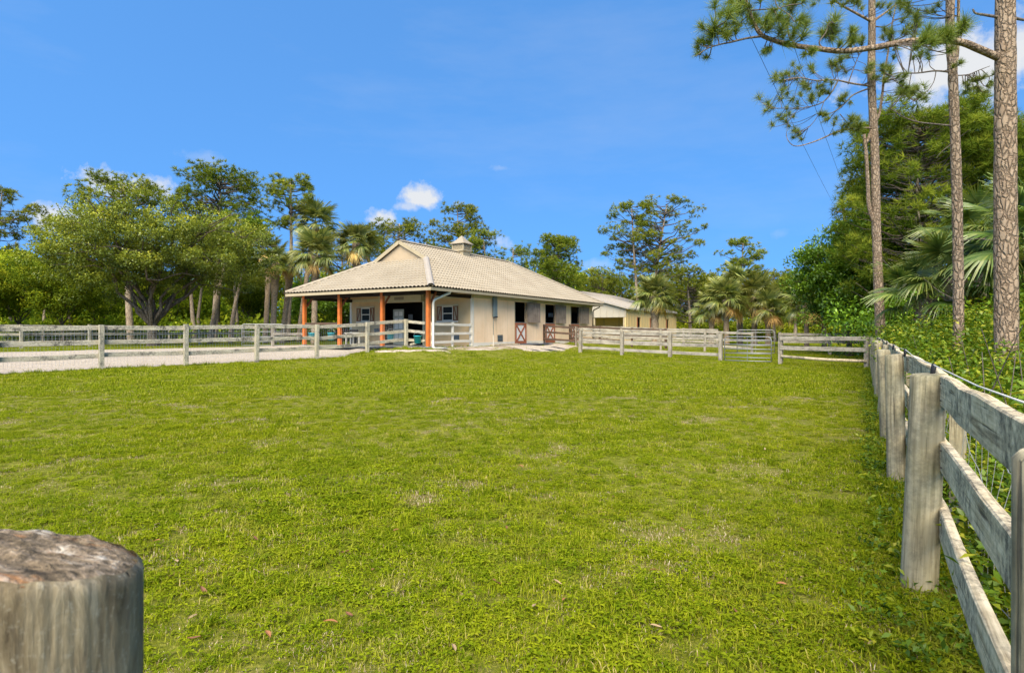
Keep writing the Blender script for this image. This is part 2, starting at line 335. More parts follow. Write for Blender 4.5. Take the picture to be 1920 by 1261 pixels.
t.bsdf(col, 0.95, c4, 0.8, 0.03, spec=0.05)
# blades: own tint, its dark end deepened in place of blade shade, plus broad patches of greener and drier ground
t = NT('grass_blade'); a = t.n('ShaderNodeAttribute', attribute_name='tint').outputs['Fac']; p = t.pos(); big = t.noise(p, 0.3, 5, 0.6); md = t.noise(p, 1.7, 5, 0.65); r = t.rand()
f = t.math('ADD', t.math('MULTIPLY', a, 0.75), t.math('MULTIPLY', r, 0.25))
col = t.ramp(f, ((0.0, (0.022, 0.040, 0.004)), (0.28, (0.13, 0.186, 0.007)), (0.66, (0.305, 0.348, 0.014)), (0.85, (0.385, 0.385, 0.04)), (1.0, (0.56, 0.44, 0.20))))
col = t.mix(t.math('MULTIPLY', t.fr(big, 0.42, 0.66), 0.45, True), col, t.mix(1.0, col, (1.22, 1.05, 0.9), 'MULTIPLY'))
col = t.mix(t.math('MULTIPLY', t.fr(md, 0.55, 0.72), 0.6, True), col, t.mix(0.6, col, (0.30, 0.24, 0.07)))
lo = t.noise(p, 4.5, 4, 0.6); col = t.mix(t.math('MULTIPLY', t.fr(lo, 0.50, 0.36), 0.45, True), col, t.mix(1.0, col, (0.62, 0.78, 0.7), 'MULTIPLY'))
d = t.n('ShaderNodeBsdfDiffuse'); t.l(col, d.inputs['Color']); tr = t.n('ShaderNodeBsdfTranslucent'); t.l(t.mix(1.0, col, (1.2, 1.15, 0.6), 'MULTIPLY'), tr.inputs['Color'])
m = t.n('ShaderNodeMixShader'); m.inputs[0].default_value = 0.38; t.l(d.outputs[0], m.inputs[1]); t.l(tr.outputs[0], m.inputs[2]); t.l(m.outputs[0], t.out.inputs['Surface'])
t = NT('thatch_blade'); a = t.n('ShaderNodeAttribute', attribute_name='tint').outputs['Fac']; r = t.rand(); f = t.math('FRACT', t.math('ADD', t.math('MULTIPLY', a, 5.0), r))
col = t.ramp(f, ((0.0, (0.10, 0.065, 0.03)), (0.4, (0.26, 0.185, 0.09)), (0.75, (0.42, 0.33, 0.19)), (1.0, (0.58, 0.50, 0.36)))); d = t.n('ShaderNodeBsdfDiffuse'); t.l(col, d.inputs['Color']); t.l(d.outputs[0], t.out.inputs['Surface'])
# foliage
foliage('pine_needles', (0.020, 0.034, 0.008), (0.068, 0.092, 0.016), (0.17, 0.18, 0.034), 0.30)
foliage('pine_bright', (0.014, 0.028, 0.005), (0.056, 0.084, 0.012), (0.15, 0.17, 0.028), 0.32)
foliage('pine_near', (0.022, 0.040, 0.010), (0.065, 0.092, 0.018), (0.17, 0.17, 0.045), 0.25, 0.02)
foliage('oak_leaves', (0.014, 0.024, 0.006), (0.072, 0.095, 0.017), (0.19, 0.20, 0.034), 0.33, 0.02)
foliage('broad_leaves', (0.016, 0.040, 0.006), (0.060, 0.120, 0.012), (0.15, 0.235, 0.02), 0.34, 0.03)
foliage('wood_leaves', (0.016, 0.032, 0.006), (0.075, 0.11, 0.012), (0.22, 0.24, 0.028), 0.38)
foliage('weed_leaves', (0.014, 0.032, 0.004), (0.056, 0.098, 0.009), (0.165, 0.165, 0.018), 0.36, 0.02)
foliage('palm_leaves', (0.012, 0.023, 0.007), (0.044, 0.064, 0.016), (0.15, 0.16, 0.055), 0.25, 0.05)
foliage('palm_near', (0.012, 0.028, 0.007), (0.036, 0.066, 0.015), (0.11, 0.13, 0.042), 0.30, 0.05)
foliage('palm_dead', (0.09, 0.06, 0.03), (0.20, 0.14, 0.07), (0.33, 0.25, 0.13), 0.2)
def bark(name, lite, mid, dark, sx=9, sz=3.5, bs=0.9):
    t = NT(name); c = t.objc(); w = t.noise(c, 5, 4, 0.6)
    off = t.n('ShaderNodeVectorMath', operation='SCALE'); off.inputs[0].default_value = (0.16, 0.16, 0.3); t.l(w, off.inputs['Scale'])
    ad = t.n('ShaderNodeVectorMath', operation='ADD'); t.l(c, ad.inputs[0]); t.l(off.outputs[0], ad.inputs[1])
    mp = t.map(ad.outputs[0], (sx, sx, sz)); e = t.voro(mp, 1.0, 'DISTANCE_TO_EDGE'); cc = t.voro(mp, 1.0, 'F1', 'Color'); sp = t.n('ShaderNodeSeparateColor'); t.l(cc, sp.inputs[0])
    n2 = t.noise(t.map(c, (30, 30, 10)), 1.0, 5, 0.65)
    col = t.mix(t.math('ADD', t.math('MULTIPLY', sp.outputs[0], 0.6), t.math('MULTIPLY', n2, 0.4)), mid, lite)
    k = t.math('MULTIPLY', t.fr(e, 0.16, 0.01), t.fr(t.noise(c, 11, 4, 0.7), 0.30, 0.48)); col = t.mix(t.math('MULTIPLY', k, 0.65, True), col, dark)
    col = t.mix(t.math('MULTIPLY', t.fr(n2, 0.58, 0.75), 0.6, True), col, dark)
    h = t.math('ADD', t.fr(e, 0.0, 0.2), t.math('MULTIPLY', n2, 0.5)); t.bsdf(col, 0.92, h, bs, 0.03, spec=0.1)
bark('pine_bark', (0.38, 0.285, 0.195), (0.235, 0.165, 0.108), (0.085, 0.056, 0.036), 14, 5.5)
bark('far_bark', (0.36, 0.29, 0.21), (0.25, 0.19, 0.13), (0.10, 0.07, 0.05), 6, 2.5, 0.5)
bark('oak_bark', (0.16, 0.13, 0.095), (0.10, 0.08, 0.055), (0.03, 0.024, 0.017), 8, 2.5)
bark('palm_bark', (0.40, 0.31, 0.215), (0.27, 0.195, 0.125), (0.09, 0.062, 0.04), 7, 9, 0.6)
bark('twig_bark', (0.17, 0.14, 0.11), (0.11, 0.09, 0.068), (0.05, 0.038, 0.03), 12, 4, 0.4)
# ------------------------------------------------------------------ ground
def axis_vals(lo, fine0, fine1, hi, step):
    f = np.arange(fine0, fine1+1e-6, step); a = fine0-np.geomspace(step, fine0-lo, 26)[::-1]; b = fine1+np.geomspace(step, hi-fine1, 26)
    return np.concatenate([a, f, b])
xs = axis_vals(-600, -36, 36, 600, 0.4); ys = axis_vals(-120, -2, 64, 1100, 0.4)
gx, gy = np.meshgrid(xs, ys); V = np.stack([gx.ravel(), gy.ravel(), gz(gx, gy).ravel()], 1)
nx, ny = len(xs), len(ys); i, j = np.meshgrid(np.arange(nx-1), np.arange(ny-1)); q = (j*nx+i).ravel()
ground = link('ground', np_mesh('ground', V, np.stack([q, q+1, q+nx+1, q+nx], 1), smooth=True), 'turf'); tag(ground, kind='structure')
def strip(name, near, far, mat, lift, n=70, m=22, jit=0.18, seed=1):
    """a sheet between two polylines that follows the ground, with ragged edges"""
    def samp(pl, n):
        pl = np.array(pl, float); s = np.concatenate([[0], np.cumsum(np.hypot(*np.diff(pl, axis=0).T))]); t = np.linspace(0, s[-1], n)
        return np.stack([np.interp(t, s, pl[:, 0]), np.interp(t, s, pl[:, 1])], 1)
    r = np.random.default_rng(seed); A = samp(near, n); Bq = samp(far, n)
    A += r.normal(0, jit, A.shape); Bq += r.normal(0, jit, Bq.shape)
    w = np.linspace(0, 1, m)[None, :, None]; Q = A[:, None]*(1-w)+Bq[:, None]*w; x, y = Q[..., 0], Q[..., 1]
    edge = np.minimum(np.minimum(w[..., 0], 1-w[..., 0])*8, 1)*np.ones_like(x)
    V = np.stack([x, y, gz(x, y)-0.012+(lift+0.012)*edge], -1).reshape(-1, 3)
    i, j = np.meshgrid(np.arange(m-1), np.arange(n-1)); q = (j*m+i).ravel()
    o = link(name, np_mesh(name, V, np.stack([q, q+m, q+m+1, q+1], 1), smooth=True), mat); return tag(o, kind='structure')
DRIVE_N = [(-30, 3), (-19.4, 14.2), (-14, 20.1), (-10.4, 24.0), (-6.8, 27.9), (-4.7, 29.3)]
DRIVE_F = [(-48, 17), (-31, 25.6), (-24.6, 29.0), (-20.3, 33.6), (-16.2, 37.4), (-12.4, 35.6)]
strip('gravel_driveway', DRIVE_N, DRIVE_F, 'gravel', 0.03)
def BW(lx, ly): return (BO[0]+lx*BX[0]+ly*BD[0], BO[1]+lx*BX[1]+ly*BD[1])
strip('dirt_strip', [BW(0.05, 0.2), BW(0.05, 4), BW(0.12, 9), BW(0.12, 14)], [BW(1.3, -0.4), BW(2.3, 3.2), BW(2.2, 8.5), BW(0.9, 14.3)], 'dirt', 0.02, 40, 10, 0.10, 2)
strip('gravel_patch', [BW(0.9, 5.4), BW(0.8, 8.4), BW(0.7, 11.5)], [BW(2.9, 5.0), BW(3.6, 7.6), BW(2.6, 11.9)], 'gravel', 0.04, 30, 10, 0.14, 3)
strip('sand_patch', [BW(-1.3, -1.9), BW(0.2, -1.5), BW(1.7, -0.5)], [BW(-1.5, -2.35), BW(0.4, -2.05), BW(2.2, -0.8)], 'gravel', 0.03, 20, 6, 0.08, 4)

# ------------------------------------------------------------------ the barn
RZ = math.atan2(BX[1], BX[0])
barn = empty('horse_barn', 'tan horse barn with ribbed beige tile roof, cupola and orange porch posts', 'barn', (BO[0], BO[1], PAD), RZ)
def BB(name, mat, x0, x1, y0, y1, z0, z1, parent=None):
    cx, cy, cz = (x0+x1)/2, (y0+y1)/2, (z0+z1)/2
    p = parent or barn; off = Vector((0, 0, 0))
    if parent is not None and parent is not barn: off = parent.location
    return MB().box(x0-cx, x1-cx, y0-cy, y1-cy, z0-cz, z1-cz).build(name, mat, p, loc=Vector((cx, cy, cz))-off)
XL, XR, YF, YB = -9.2, 0.10, 3.65, 20.15        # walls
EX0, EX1, EY0, EY1, EZ = -9.81, 0.75, -0.72, 20.9, 2.95
XM, RIDGE, RY0, RY1 = -4.53, 5.95, 3.02, 14.9
GZ_, GX = 4.88, 3.40                            # height and inset of the gablet's foot
BB('floor_slab', 'concrete', XL-0.15, 0.22, -0.12, YB+0.1, -0.35, 0.0)
def wall(name, mat, along, a0, a1, c0, c1, z0, z1, holes):
    """wall with openings: (a0, a1, z0, z1)"""
    mb = MB(); cuts = sorted({a0, a1, *[h[0] for h in holes], *[h[1] for h in holes]})
    for p, q in zip(cuts, cuts[1:]):
        segs = [(z0, z1)]
        for h in holes:
            if h[0] < (p+q)/2 < h[1]:
                segs = [s for a, b in segs for s in ((a, min(b, h[2])), (max(a, h[3]), b)) if s[1]-s[0] > 1e-4]
        for a, b in segs:
            if along == 'x': mb.box(p, q, c0, c1, a, b)
            else: mb.box(c0, c1, p, q, a, b)
    bm = bmesh.new(); me = mb.mesh(name); bm.from_mesh(me); bmesh.ops.remove_doubles(bm, verts=bm.verts, dist=1e-4)
    seen = {}
    for f in list(bm.faces):
        k = tuple(sorted(v.index for v in f.verts)); seen.setdefault(k, []).append(f)
    bmesh.ops.delete(bm, geom=[f for v in seen.values() if len(v) > 1 for f in v], context='FACES_ONLY')
    bm.to_mesh(me); bm.free(); return link(name, me, mat, barn)
DOOR = (-6.42, -3.34, 0.0, 2.52)
WIN = [(-7.90, 1.44, 2.26), (-1.58, 1.42, 2.24)]
wall('front_wall', 'stucco', 'x', XL, XR, YF, YF+0.14, 0, 2.95, [DOOR]+[(c-0.38, c+0.38, a, b) for c, a, b in WIN])
SD = [(8.23+4.0*k, 9.60+4.0*k) for k in range(3)]
wall('stall_wall', 'panel_wall', 'y', YF+0.14, YB, XR-0.12, XR, 0.20, 2.95, [(a, b, 0.20, 2.64) for a, b in SD])
wc = [YF+0.125]+[v for a, b in SD for v in (a-0.065, b+0.05)]+[YB]
for a, b in zip(wc[::2], wc[1::2]): BB('wall_base', 'white_paint', XR-0.10, XR+0.025, a, b, -0.02, 0.20)
wall('rear_wall', 'stucco', 'x', XL, XR-0.12, YB-0.14, YB, 0, 2.95, [])
wall('side_wall', 'stucco', 'y', YF+0.14, YB-0.14, XL, XL+0.14, 0, 2.95, [])
for yy in np.arange(4.9, 20, 1.22):
    if not any(a-0.1 < yy < b+0.1 for a, b in SD): BB('panel_seam', 'trim_paint', XR-0.004, XR+0.0025, yy, yy+0.009, 0.205, 2.655)
BB('corner_board', 'white_paint', XR-0.10, XR+0.03, YF-0.03, YF+0.12, 0.0, 2.66)
BB('corner_board', 'white_paint', XL-0.03, XL+0.12, YF-0.03, YF+0.05, 0.0, 2.66)
BB('wall_trim', 'header_paint', XL-0.02, -6.45, YF-0.05, YF-0.002, 2.62, 2.80)
BB('wall_trim', 'header_paint', -3.30, XR+0.02, YF-0.05, YF-0.002, 2.66, 2.84)
BB('wall_trim', 'header_paint', XR+0.002, XR+0.045, YF+0.125, YB, 2.66, 2.84)
hd = BB('door_header', 'header_paint', -6.50, -3.22, YF-0.36, YF-0.055, 2.53, 2.96)
BB('sign_plate', 'plate_grey', -5.22, -4.50, YF-0.375, YF-0.362, 2.66, 2.83, hd)
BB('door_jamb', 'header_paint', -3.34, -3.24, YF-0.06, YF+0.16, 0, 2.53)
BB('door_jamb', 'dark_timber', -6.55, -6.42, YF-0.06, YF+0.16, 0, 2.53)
# inside: aisle partitions, an open panelled door, a paper notice
BB('interior_wall', 'shaded_interior_wood', XL+0.14, XR-0.12, 6.10, 6.22, 0, 3.2)
BB('ceiling', 'shaded_interior_wood', XL+0.14, XR-0.12, YF+0.14, YB-0.14, 2.90, 2.96)
BB('interior_wall', 'shaded_interior_wood', -3.0, -2.88, 6.22, YB-0.14, 0, 2.9)
for yy in (7.0, 10.9, 14.9, 18.9): BB('stall_partition', 'shaded_interior_wood', -2.88, XR-0.12, yy, yy+0.1, 0, 2.2)
BB('notice', 'paper', -6.58, -6.22, 6.080, 6.096, 1.56, 1.90)
dr = BB('panel_door', 'inner_door', -6.24, -5.40, 4.30, 4.345, 0.03, 2.16)
for (a, b, c, d) in [(x0, x0+0.28, z0, z1) for x0 in (-6.12, -5.77) for z0, z1 in ((0.22, 0.82), (0.98, 1.62), (1.76, 2.02))]: BB('door_panel', 'door_white', a, b, 4.288, 4.298, c, d, dr)
for k, z in ((1, 1.62), (1, 1.48)): BB('stall_bar', 'galvanised', -1.2, -0.3, 14.98, 15.03, z, z+0.03)
BB('notice', 'paper', -1.05, -0.45, 14.87, 14.89, 1.86, 2.12)
# windows with cross-braced shutters
def shutter(cx, y, z0, z1, flip, w=0.34):
    x0, x1 = cx-w/2, cx+w/2
    mb = MB(); cz = (z0+z1)/2; h = (z1-z0)/2; e = 0.06
    mb.box(-w/2, -w/2+e, -0.02, 0.02, -h, h); mb.box(w/2-e, w/2, -0.02, 0.02, -h, h); mb.box(-w/2+e, w/2-e, -0.02, 0.02, h-e, h); mb.box(-w/2+e, w/2-e, -0.02, 0.02, -h, -h+e)
    s = 1 if flip else -1
    mb.bar((-s*(w/2-e-0.01), 0, -h+e), (s*(w/2-e-0.01), 0, h-e), 0.06, 0.034, (0, 1, 0)) 
    o = mb.build('shutter', 'brown_paint', barn, loc=(cx, y, cz))
    MB().box(-w/2+e, w/2-e, 0.004, 0.016, -h+e, h-e).build('shutter_panel', 'trim_paint', o)
for c, a, b in WIN:
    z = (a+b)/2; mb = MB(); hw, hh = 0.38, (b-a)/2
    for (x0, x1, z0, z1) in ((-hw, -hw+0.05, -hh, hh), (hw-0.05, hw, -hh, hh), (-hw+0.05, hw-0.05, hh-0.05, hh), (-hw+0.05, hw-0.05, -hh, -hh+0.05), (-hw+0.05, hw-0.05, -0.025, 0.025)): mb.box(x0, x1, -0.02, 0.07, z0, z1)
    w = mb.build('window', 'white_paint', barn, loc=(c, YF, z))
    MB().box(-hw+0.05, hw-0.05, 0.02, 0.035, 0.025, hh-0.05).build('pane', 'glass', w); MB().box(-hw+0.05, hw-0.05, 0.035, 0.05, -hh+0.05, -0.025).build('pane', 'glass', w)
    MB().box(-hw-0.36, hw+0.36, -0.05, -0.004, hh+0.01, hh+0.08).build('window_head', 'header_paint', w)
    MB().box(-hw-0.36, hw+0.36, -0.07, -0.004, -hh-0.09, -hh-0.01).build('window_sill', 'white_paint', w)
    shutter(c-hw-0.185, YF-0.028, a, b, True); shutter(c+hw+0.185, YF-0.028, a, b, False)
# stall half doors with white panels and X braces, plywood upper doors swung open
for k, (a, b) in enumerate(SD):
    w = b-a; h = 1.30; mb = MB(); e = 0.13
    mb.box(-0.03, 0.03, -w/2, -w/2+e, -h/2, h/2); mb.box(-0.03, 0.03, w/2-e, w/2, -h/2, h/2); mb.box(-0.03, 0.03, -w/2+e, w/2-e, h/2-e, h/2); mb.box(-0.03, 0.03, -w/2+e, w/2-e, -h/2, -h/2+e+0.05)
    mb.bar((0.008, -w/2+e, -h/2+e), (0.008, w/2-e, h/2-e), 0.038, 0.11, (0, -1, 1)); mb.bar((0.002, -w/2+e, h/2-e), (0.002, w/2-e, -h/2+e), 0.036, 0.11, (0, 1, 1))
    o = mb.build('stall_door', 'redbrown_paint', barn, loc=(XR+0.01, (a+b)/2, 0.70))
    MB().box(-0.022, -0.008, -w/2+e, w/2-e, -h/2+e, h/2-e).build('door_panel', 'door_white', o)
    MB().box(-0.02, 0.045, -w/2-0.02, w/2+0.02, h/2+0.002, h/2+0.035).build('top_rail', 'galvanised', o)
    ang = (0.16, 0.10, 0.12)[k]
    td = MB().box(0, 0.03, 0.0, 1.34, -0.63, 0.63)
    for zz in (-0.52, 0.45): td.box(-0.022, 0.0, 0.08, 1.25, zz, zz+0.1)
    td.build('upper_door', 'ply_wood', barn, loc=(XR+0.055, b+0.05, 2.00), rot=(0, 0, -ang))
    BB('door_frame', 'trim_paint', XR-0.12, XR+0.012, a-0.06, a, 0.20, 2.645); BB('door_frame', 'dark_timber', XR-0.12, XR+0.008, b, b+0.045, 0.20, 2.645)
    BB('door_sill', 'concrete', XR-0.12, XR+0.10, a, b, -0.06, 0.04)
# porch posts
for x in (0.0, -3.05, -6.2, -9.06):
    o = MB().box(-0.085, 0.085, -0.085, 0.085, -0.02, 2.84).build('porch_post', 'orange_paint', barn, loc=(x, 0, 0))
    MB().box(-0.11, 0.11, -0.11, 0.11, -0.01, 0.07).build('post_foot', 'conduit_grey', o)
    MB().bar((0.0, 0.09, 2.15), (0.0, 0.62, 2.80), 0.07, 0.09, (1, 0, 0)).build('brace', 'redbrown_paint', o)
# roof
def tile_patch(org, ad, bd, a0, a1, b0, b1, clips, course, wave=0.25):
    org, ad, bd = Vector(org), Vector(ad).normalized(), Vector(bd).normalized(); nd = ad.cross(bd)
    if nd.z < 0: nd = -nd
    na = int((a1-a0)/wave*6); a = np.linspace(a0, a1, na+1); kb = np.arange(math.floor(b0/course+1e-6), math.ceil(b1/course-1e-6))
    bs = []; hs_ = []
    for k in kb: bs += [k*course+0.001, (k+1)*course-0.001]; hs_ += [0.034, 0.004]
    bs = np.clip(np.array(bs), b0, b1); hs_ = np.array(hs_)
    prof = 0.085*np.abs(np.cos(np.pi*a/wave))
    O, A_, B_, N_ = (np.array(v) for v in (org, ad, bd, nd))
    Vv = O+a[None, :, None]*A_+bs[:, None, None]*B_+(hs_[:, None, None]+prof[None, :, None])*N_
    n = na+1; m = len(bs); i, j = np.meshgrid(np.arange(n-1), np.arange(m-1)); q = (j*n+i).ravel()
    me = np_mesh('tmp', Vv.reshape(-1, 3), np.stack([q, q+1, q+n+1, q+n], 1)); bm = bmesh.new(); bm.from_mesh(me); bpy.data.meshes.remove(me)
    for co, no in clips:
        bmesh.ops.bisect_plane(bm, geom=bm.verts[:]+bm.edges[:]+bm.faces[:], plane_co=co, plane_no=no, clear_inner=True)
    return bm
def join_bm(bms, name):
    mb = MB()
    for bm in bms:
        bm.verts.index_update(); mb.add([v.co[:] for v in bm.verts], [[v.index for v in f.verts] for f in bm.faces]); bm.free()
    return mb.mesh(name)
run = EX1-XM; rise = RIDGE-EZ; bl = math.hypot(run, rise); bsplit = bl*GX/run; course = bsplit/11
GY = 3.03; fl = math.hypot(GY-EY0, GZ_-EZ); cf = fl/12
hn = Vector((GY-EY0, GX, 0))          # front right hip: keep the side behind it
parts = []
for s in (1, -1):
    ex = EX1 if s == 1 else EX0; f = lambda v: Vector((v[0]*s, v[1], v[2]))
    parts.append(tile_patch((ex, 0, EZ), (0, 1, 0), (-run*s, 0, rise), EY0, EY1, 0, bsplit, [((ex, EY0, 0), f(hn)), ((ex, EY1, 0), Vector(((EY1-RY1)*s, -run, 0)))], course))
    parts.append(tile_patch((ex, 0, EZ), (0, 1, 0), (-run*s, 0, rise), EY0, EY1, bsplit, bl-0.03, [((ex, RY0-0.12, 0), Vector((0, 1, 0))), ((ex, EY1, 0), Vector(((EY1-RY1)*s, -run, 0)))], course))
link('roof_tiles', join_bm(parts, 'roof_tiles'), 'roof_tile', barn)['kind'] = 'stuff'
fp = tile_patch((0, EY0, EZ), (-1, 0, 0), (0, GY-EY0, GZ_-EZ), -EX1, -EX0, 0, fl, [((EX1, EY0, 0), Vector((-(GY-EY0), -GX, 0))), ((EX0, EY0, 0), Vector(((GY-EY0), -GX, 0)))], cf)
link('roof_tiles', join_bm([fp], 'porch_roof_tiles'), 'roof_tile', barn)['kind'] = 'stuff'
rl = math.hypot(EY1-RY1, rise)
rp = tile_patch((0, EY1, EZ), (1, 0, 0), (0, -(EY1-RY1), rise), EX0, EX1, 0, rl-0.02, [((EX1, EY1, 0), Vector((-(EY1-RY1), run, 0))), ((EX0, EY1, 0), Vector(((EY1-RY1), run, 0)))], rl/17)
link('roof_tiles', join_bm([rp], 'rear_roof_tiles'), 'roof_tile', barn)['kind'] = 'stuff'
# caps, fascia, deck, rafters
def cap(a, b, w=0.26, mat='roof_tile'):
    a, b = Vector(a), Vector(b); d = (b-a).normalized(); sd = d.cross(Vector((0, 0, 1))).normalized(); u = sd.cross(d); mb = MB(); v = []
    for p in (a, b):
        for (i, j) in ((-0.5, -0.05), (-0.28, 0.035), (0, 0.055), (0.28, 0.035), (0.5, -0.05)): v.append(p+sd*i*w+u*j)
    mb.add(v, [(k, k+1, k+6, k+5) for k in range(4)]); mb.build('ridge_cap', mat, barn)
L = 0.13
cap((XM, RY0-0.14, RIDGE+L), (XM, RY1, RIDGE+L)); 
cap((EX1, EY0, EZ+L), (EX1-GX, GY+0.02, GZ_+L), 0.34, 'cap_metal'); cap((EX0, EY0, EZ+L), (EX0+GX, GY+0.02, GZ_+L))
cap((EX1, EY1, EZ+L), (XM, RY1, RIDGE+L)); cap((EX0, EY1, EZ+L), (XM, RY1, RIDGE+L))
f0, f1 = 2.80, 2.945
BB('fascia', 'trim_paint', EX1-0.035, EX1, EY0, EY1, f0, f1); BB('fascia', 'trim_paint', EX0, EX0+0.035, EY0, EY1, f0, f1)
BB('fascia', 'trim_paint', EX0+0.035, EX1-0.035, EY0, EY0+0.035, f0, f1); BB('fascia', 'trim_paint', EX0+0.035, EX1-0.035, EY1-0.035, EY1, f0, f1)
D = 0.05; dk = MB()
c1, c2, c3, c4 = (EX1-.04, EY0+.04, EZ-D), (EX0+.04, EY0+.04, EZ-D), (EX1-.04, EY1-.04, EZ-D), (EX0+.04, EY1-.04, EZ-D)
g1, g2 = (EX1-GX, GY, GZ_-D), (EX0+GX, GY, GZ_-D); r0, r1 = (XM, GY, RIDGE-D), (XM, RY1, RIDGE-D)
dk.add([c1, c2, g2, g1], [(0, 1, 2, 3)]); dk.add([c1, g1, r0, r1, c3], [(0, 1, 2, 3, 4)]); dk.add([c2, c4, r1, r0, g2], [(0, 1, 2, 3, 4)]); dk.add([c3, r1, c4], [(0, 1, 2)])
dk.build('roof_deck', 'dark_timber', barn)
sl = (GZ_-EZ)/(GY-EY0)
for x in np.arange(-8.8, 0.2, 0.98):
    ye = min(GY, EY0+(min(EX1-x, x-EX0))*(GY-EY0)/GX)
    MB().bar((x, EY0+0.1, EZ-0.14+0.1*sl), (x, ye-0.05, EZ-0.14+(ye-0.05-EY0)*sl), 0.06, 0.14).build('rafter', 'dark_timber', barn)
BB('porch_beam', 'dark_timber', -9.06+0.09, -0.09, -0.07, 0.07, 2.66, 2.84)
BB('porch_beam', 'dark_timber', -9.13, -8.99, 0.62, YF, 2.62, 2.80); BB('porch_beam', 'dark_timber', -0.07, 0.07, 0.62, YF-0.06, 2.62, 2.80)
# gablet
gb = MB(); y0, y1 = 3.06, 3.18
tri = [(-2.80, GZ_+0.02), (-6.26, GZ_+0.02), (XM, RIDGE-0.06)]
gb.add([(x, y0, z) for x, z in tri]+[(x, y1, z) for x, z in tri], [(0, 1, 2), (5, 4, 3), (0, 3, 4, 1), (1, 4, 5, 2), (2, 5, 3, 0)]); gb.build('gablet_wall', 'gable_paint', barn)
for s in (1, -1): MB().bar((XM+s*(run-GX+0.12), RY0-0.10, GZ_+0.0), (XM, RY0-0.10, RIDGE+0.02), 0.06, 0.20, (0, 0, 1)).build('rake_board', 'trim_paint', barn)
# cupola
cy = 9.08; cu = MB()
cu.box(-0.40, 0.40, -0.40, 0.40, 5.40, 6.02)
v = [(a*h, b*h, z) for z, h in ((6.02, 0.40), (6.14, 0.48)) for a, b in ((-1, -1), (1, -1), (1, 1), (-1, 1))]; cu.add(v, [(k, (k+1) % 4, 4+(k+1) % 4, 4+k) for k in range(4)])
cu.box(-0.48, 0.48, -0.48, 0.48, 6.14, 6.20)
for a in (-1, 1):
    for b in (-1, 1): cu.box(min(a*0.47, a*0.40), max(a*0.47, a*0.40), min(b*0.47, b*0.40), max(b*0.47, b*0.40), 6.20, 6.62)
cu.box(-0.36, 0.36, -0.36, 0.36, 6.20, 6.60)
cup = cu.build('cupola', 'trim_paint', barn, loc=(XM, cy, 0))
for k in range(6):
    for ax in range(4):
        m = Matrix.Rotation(ax*math.pi/2, 4, 'Z')
        MB().box(-0.395, 0.395, -0.045, 0.045, -0.007, 0.007, m @ Matrix.Translation((0, -0.415, 6.235+k*0.065)) @ Matrix.Rotation(1.0, 4, 'X')).build('louvre_slat', 'trim_paint', cup)
prof = [(0.56, 6.60), (0.56, 6.635), (0.42, 6.74), (0.26, 6.90), (0.10, 7.10), (0.0, 7.20)]
cr = MB(); v = [(a*h, b*h, z) for h, z in prof for a, b in ((-1, -1), (1, -1), (1, 1), (-1, 1))]
cr.add(v, [(r*4+k, r*4+(k+1) % 4, r*4+4+(k+1) % 4, r*4+4+k) for r in range(5) for k in range(4)]+[(3, 2, 1, 0)]); cr.build('cupola_roof', 'roof_tile', cup)
# downspouts, conduit, vents, mats
MB().tube([(0.66, 0.95, 2.86), (0.62, 0.95, 2.76), (0.25, 0.35, 2.45), (0.18, 0.22, 2.36), (0.17, 0.18, 2.2), (0.17, 0.17, 0.15), (0.24, 0.10, 0.03), (0.36, 0.02, -0.02)], 0.06, 10).build('downspout', 'white_paint', barn, True)
MB().tube([(0.66, 20.3, 2.82), (0.64, 20.3, 2.7), (0.2, 20.2, 2.48), (0.15, 20.18, 2.35), (0.15, 20.18, 0.1)], 0.045, 8).build('downspout', 'gutter_brown', barn, True)
MB().tube([(-9.72, 1.0, 2.82), (-9.70, 1.0, 2.6), (-9.3, 0.3, 2.35), (-9.2, 0.15, 2.1)], 0.045, 8).build('downspout', 'gutter_brown', barn, True)
BB('conduit_box', 'conduit_grey', XR+0.048, XR+0.17, 5.62, 5.95, 1.66, 2.84); BB('conduit', 'conduit_grey', XR+0.004, XR+0.03, 5.74, 5.76, 0.0, 1.66)
BB('tap', 'black_plastic', XR+0.05, XR+0.28, 5.72, 5.82, 1.60, 1.68)
def vent(x, y, z, axis):
    m = Matrix.Identity(4) if axis == 'y' else Matrix.Rotation(-math.pi/2, 4, 'Z')
    mb = MB(); o = MB().box(0, 0.02, -0.28, 0.28, -0.19, 0.19, m).build('wall_vent', 'vent_grey', barn, loc=(x, y, z))
    for k in range(4): MB().box(0.02, 0.045, -0.26, 0.26, -0.16+k*0.09, -0.13+k*0.09, m).build('louvre_slat', 'conduit_grey', o)
vent(XR+0.004, 6.5, 0.42, 'y'); vent(-1.05, YF-0.004, 0.45, 'x'); vent(-6.9, YF-0.004, 0.8, 'x')
MB().tube([(0.95, 4.45, -0.15), (0.95, 4.45, 0.62)], 0.02, 8).build('standpipe', 'white_paint', barn)
def mat_thing(name, label, cat, lx, ly, sx, sy, rz, mat, th=0.03, z=None):
    x, y = BW(lx, ly); mb = MB(); n = 6
    for k in range(n): mb.box(-sx/2+k*sx/n, -sx/2+(k+1)*sx/n, -sy/2, sy/2, 0, th+0.012*math.sin(k*2.1))
    o = mb.build(name, mat, None, loc=(x, y, (G(x, y) if z is None else z)+0.045), rot=(0, 0, RZ+rz)); return tag(o, label, cat)
mat_thing('rubber_mat', 'dark grey rubber mat lying in front of the porch', 'mat', -4.9, -1.5, 3.4, 1.7, 0.05, 'rubber')
mat_thing('rubber_mat', 'grey rubber mat at the foot of the porch by the bucket', 'mat', -2.3, -1.1, 1.6, 1.4, -0.1, 'rubber')
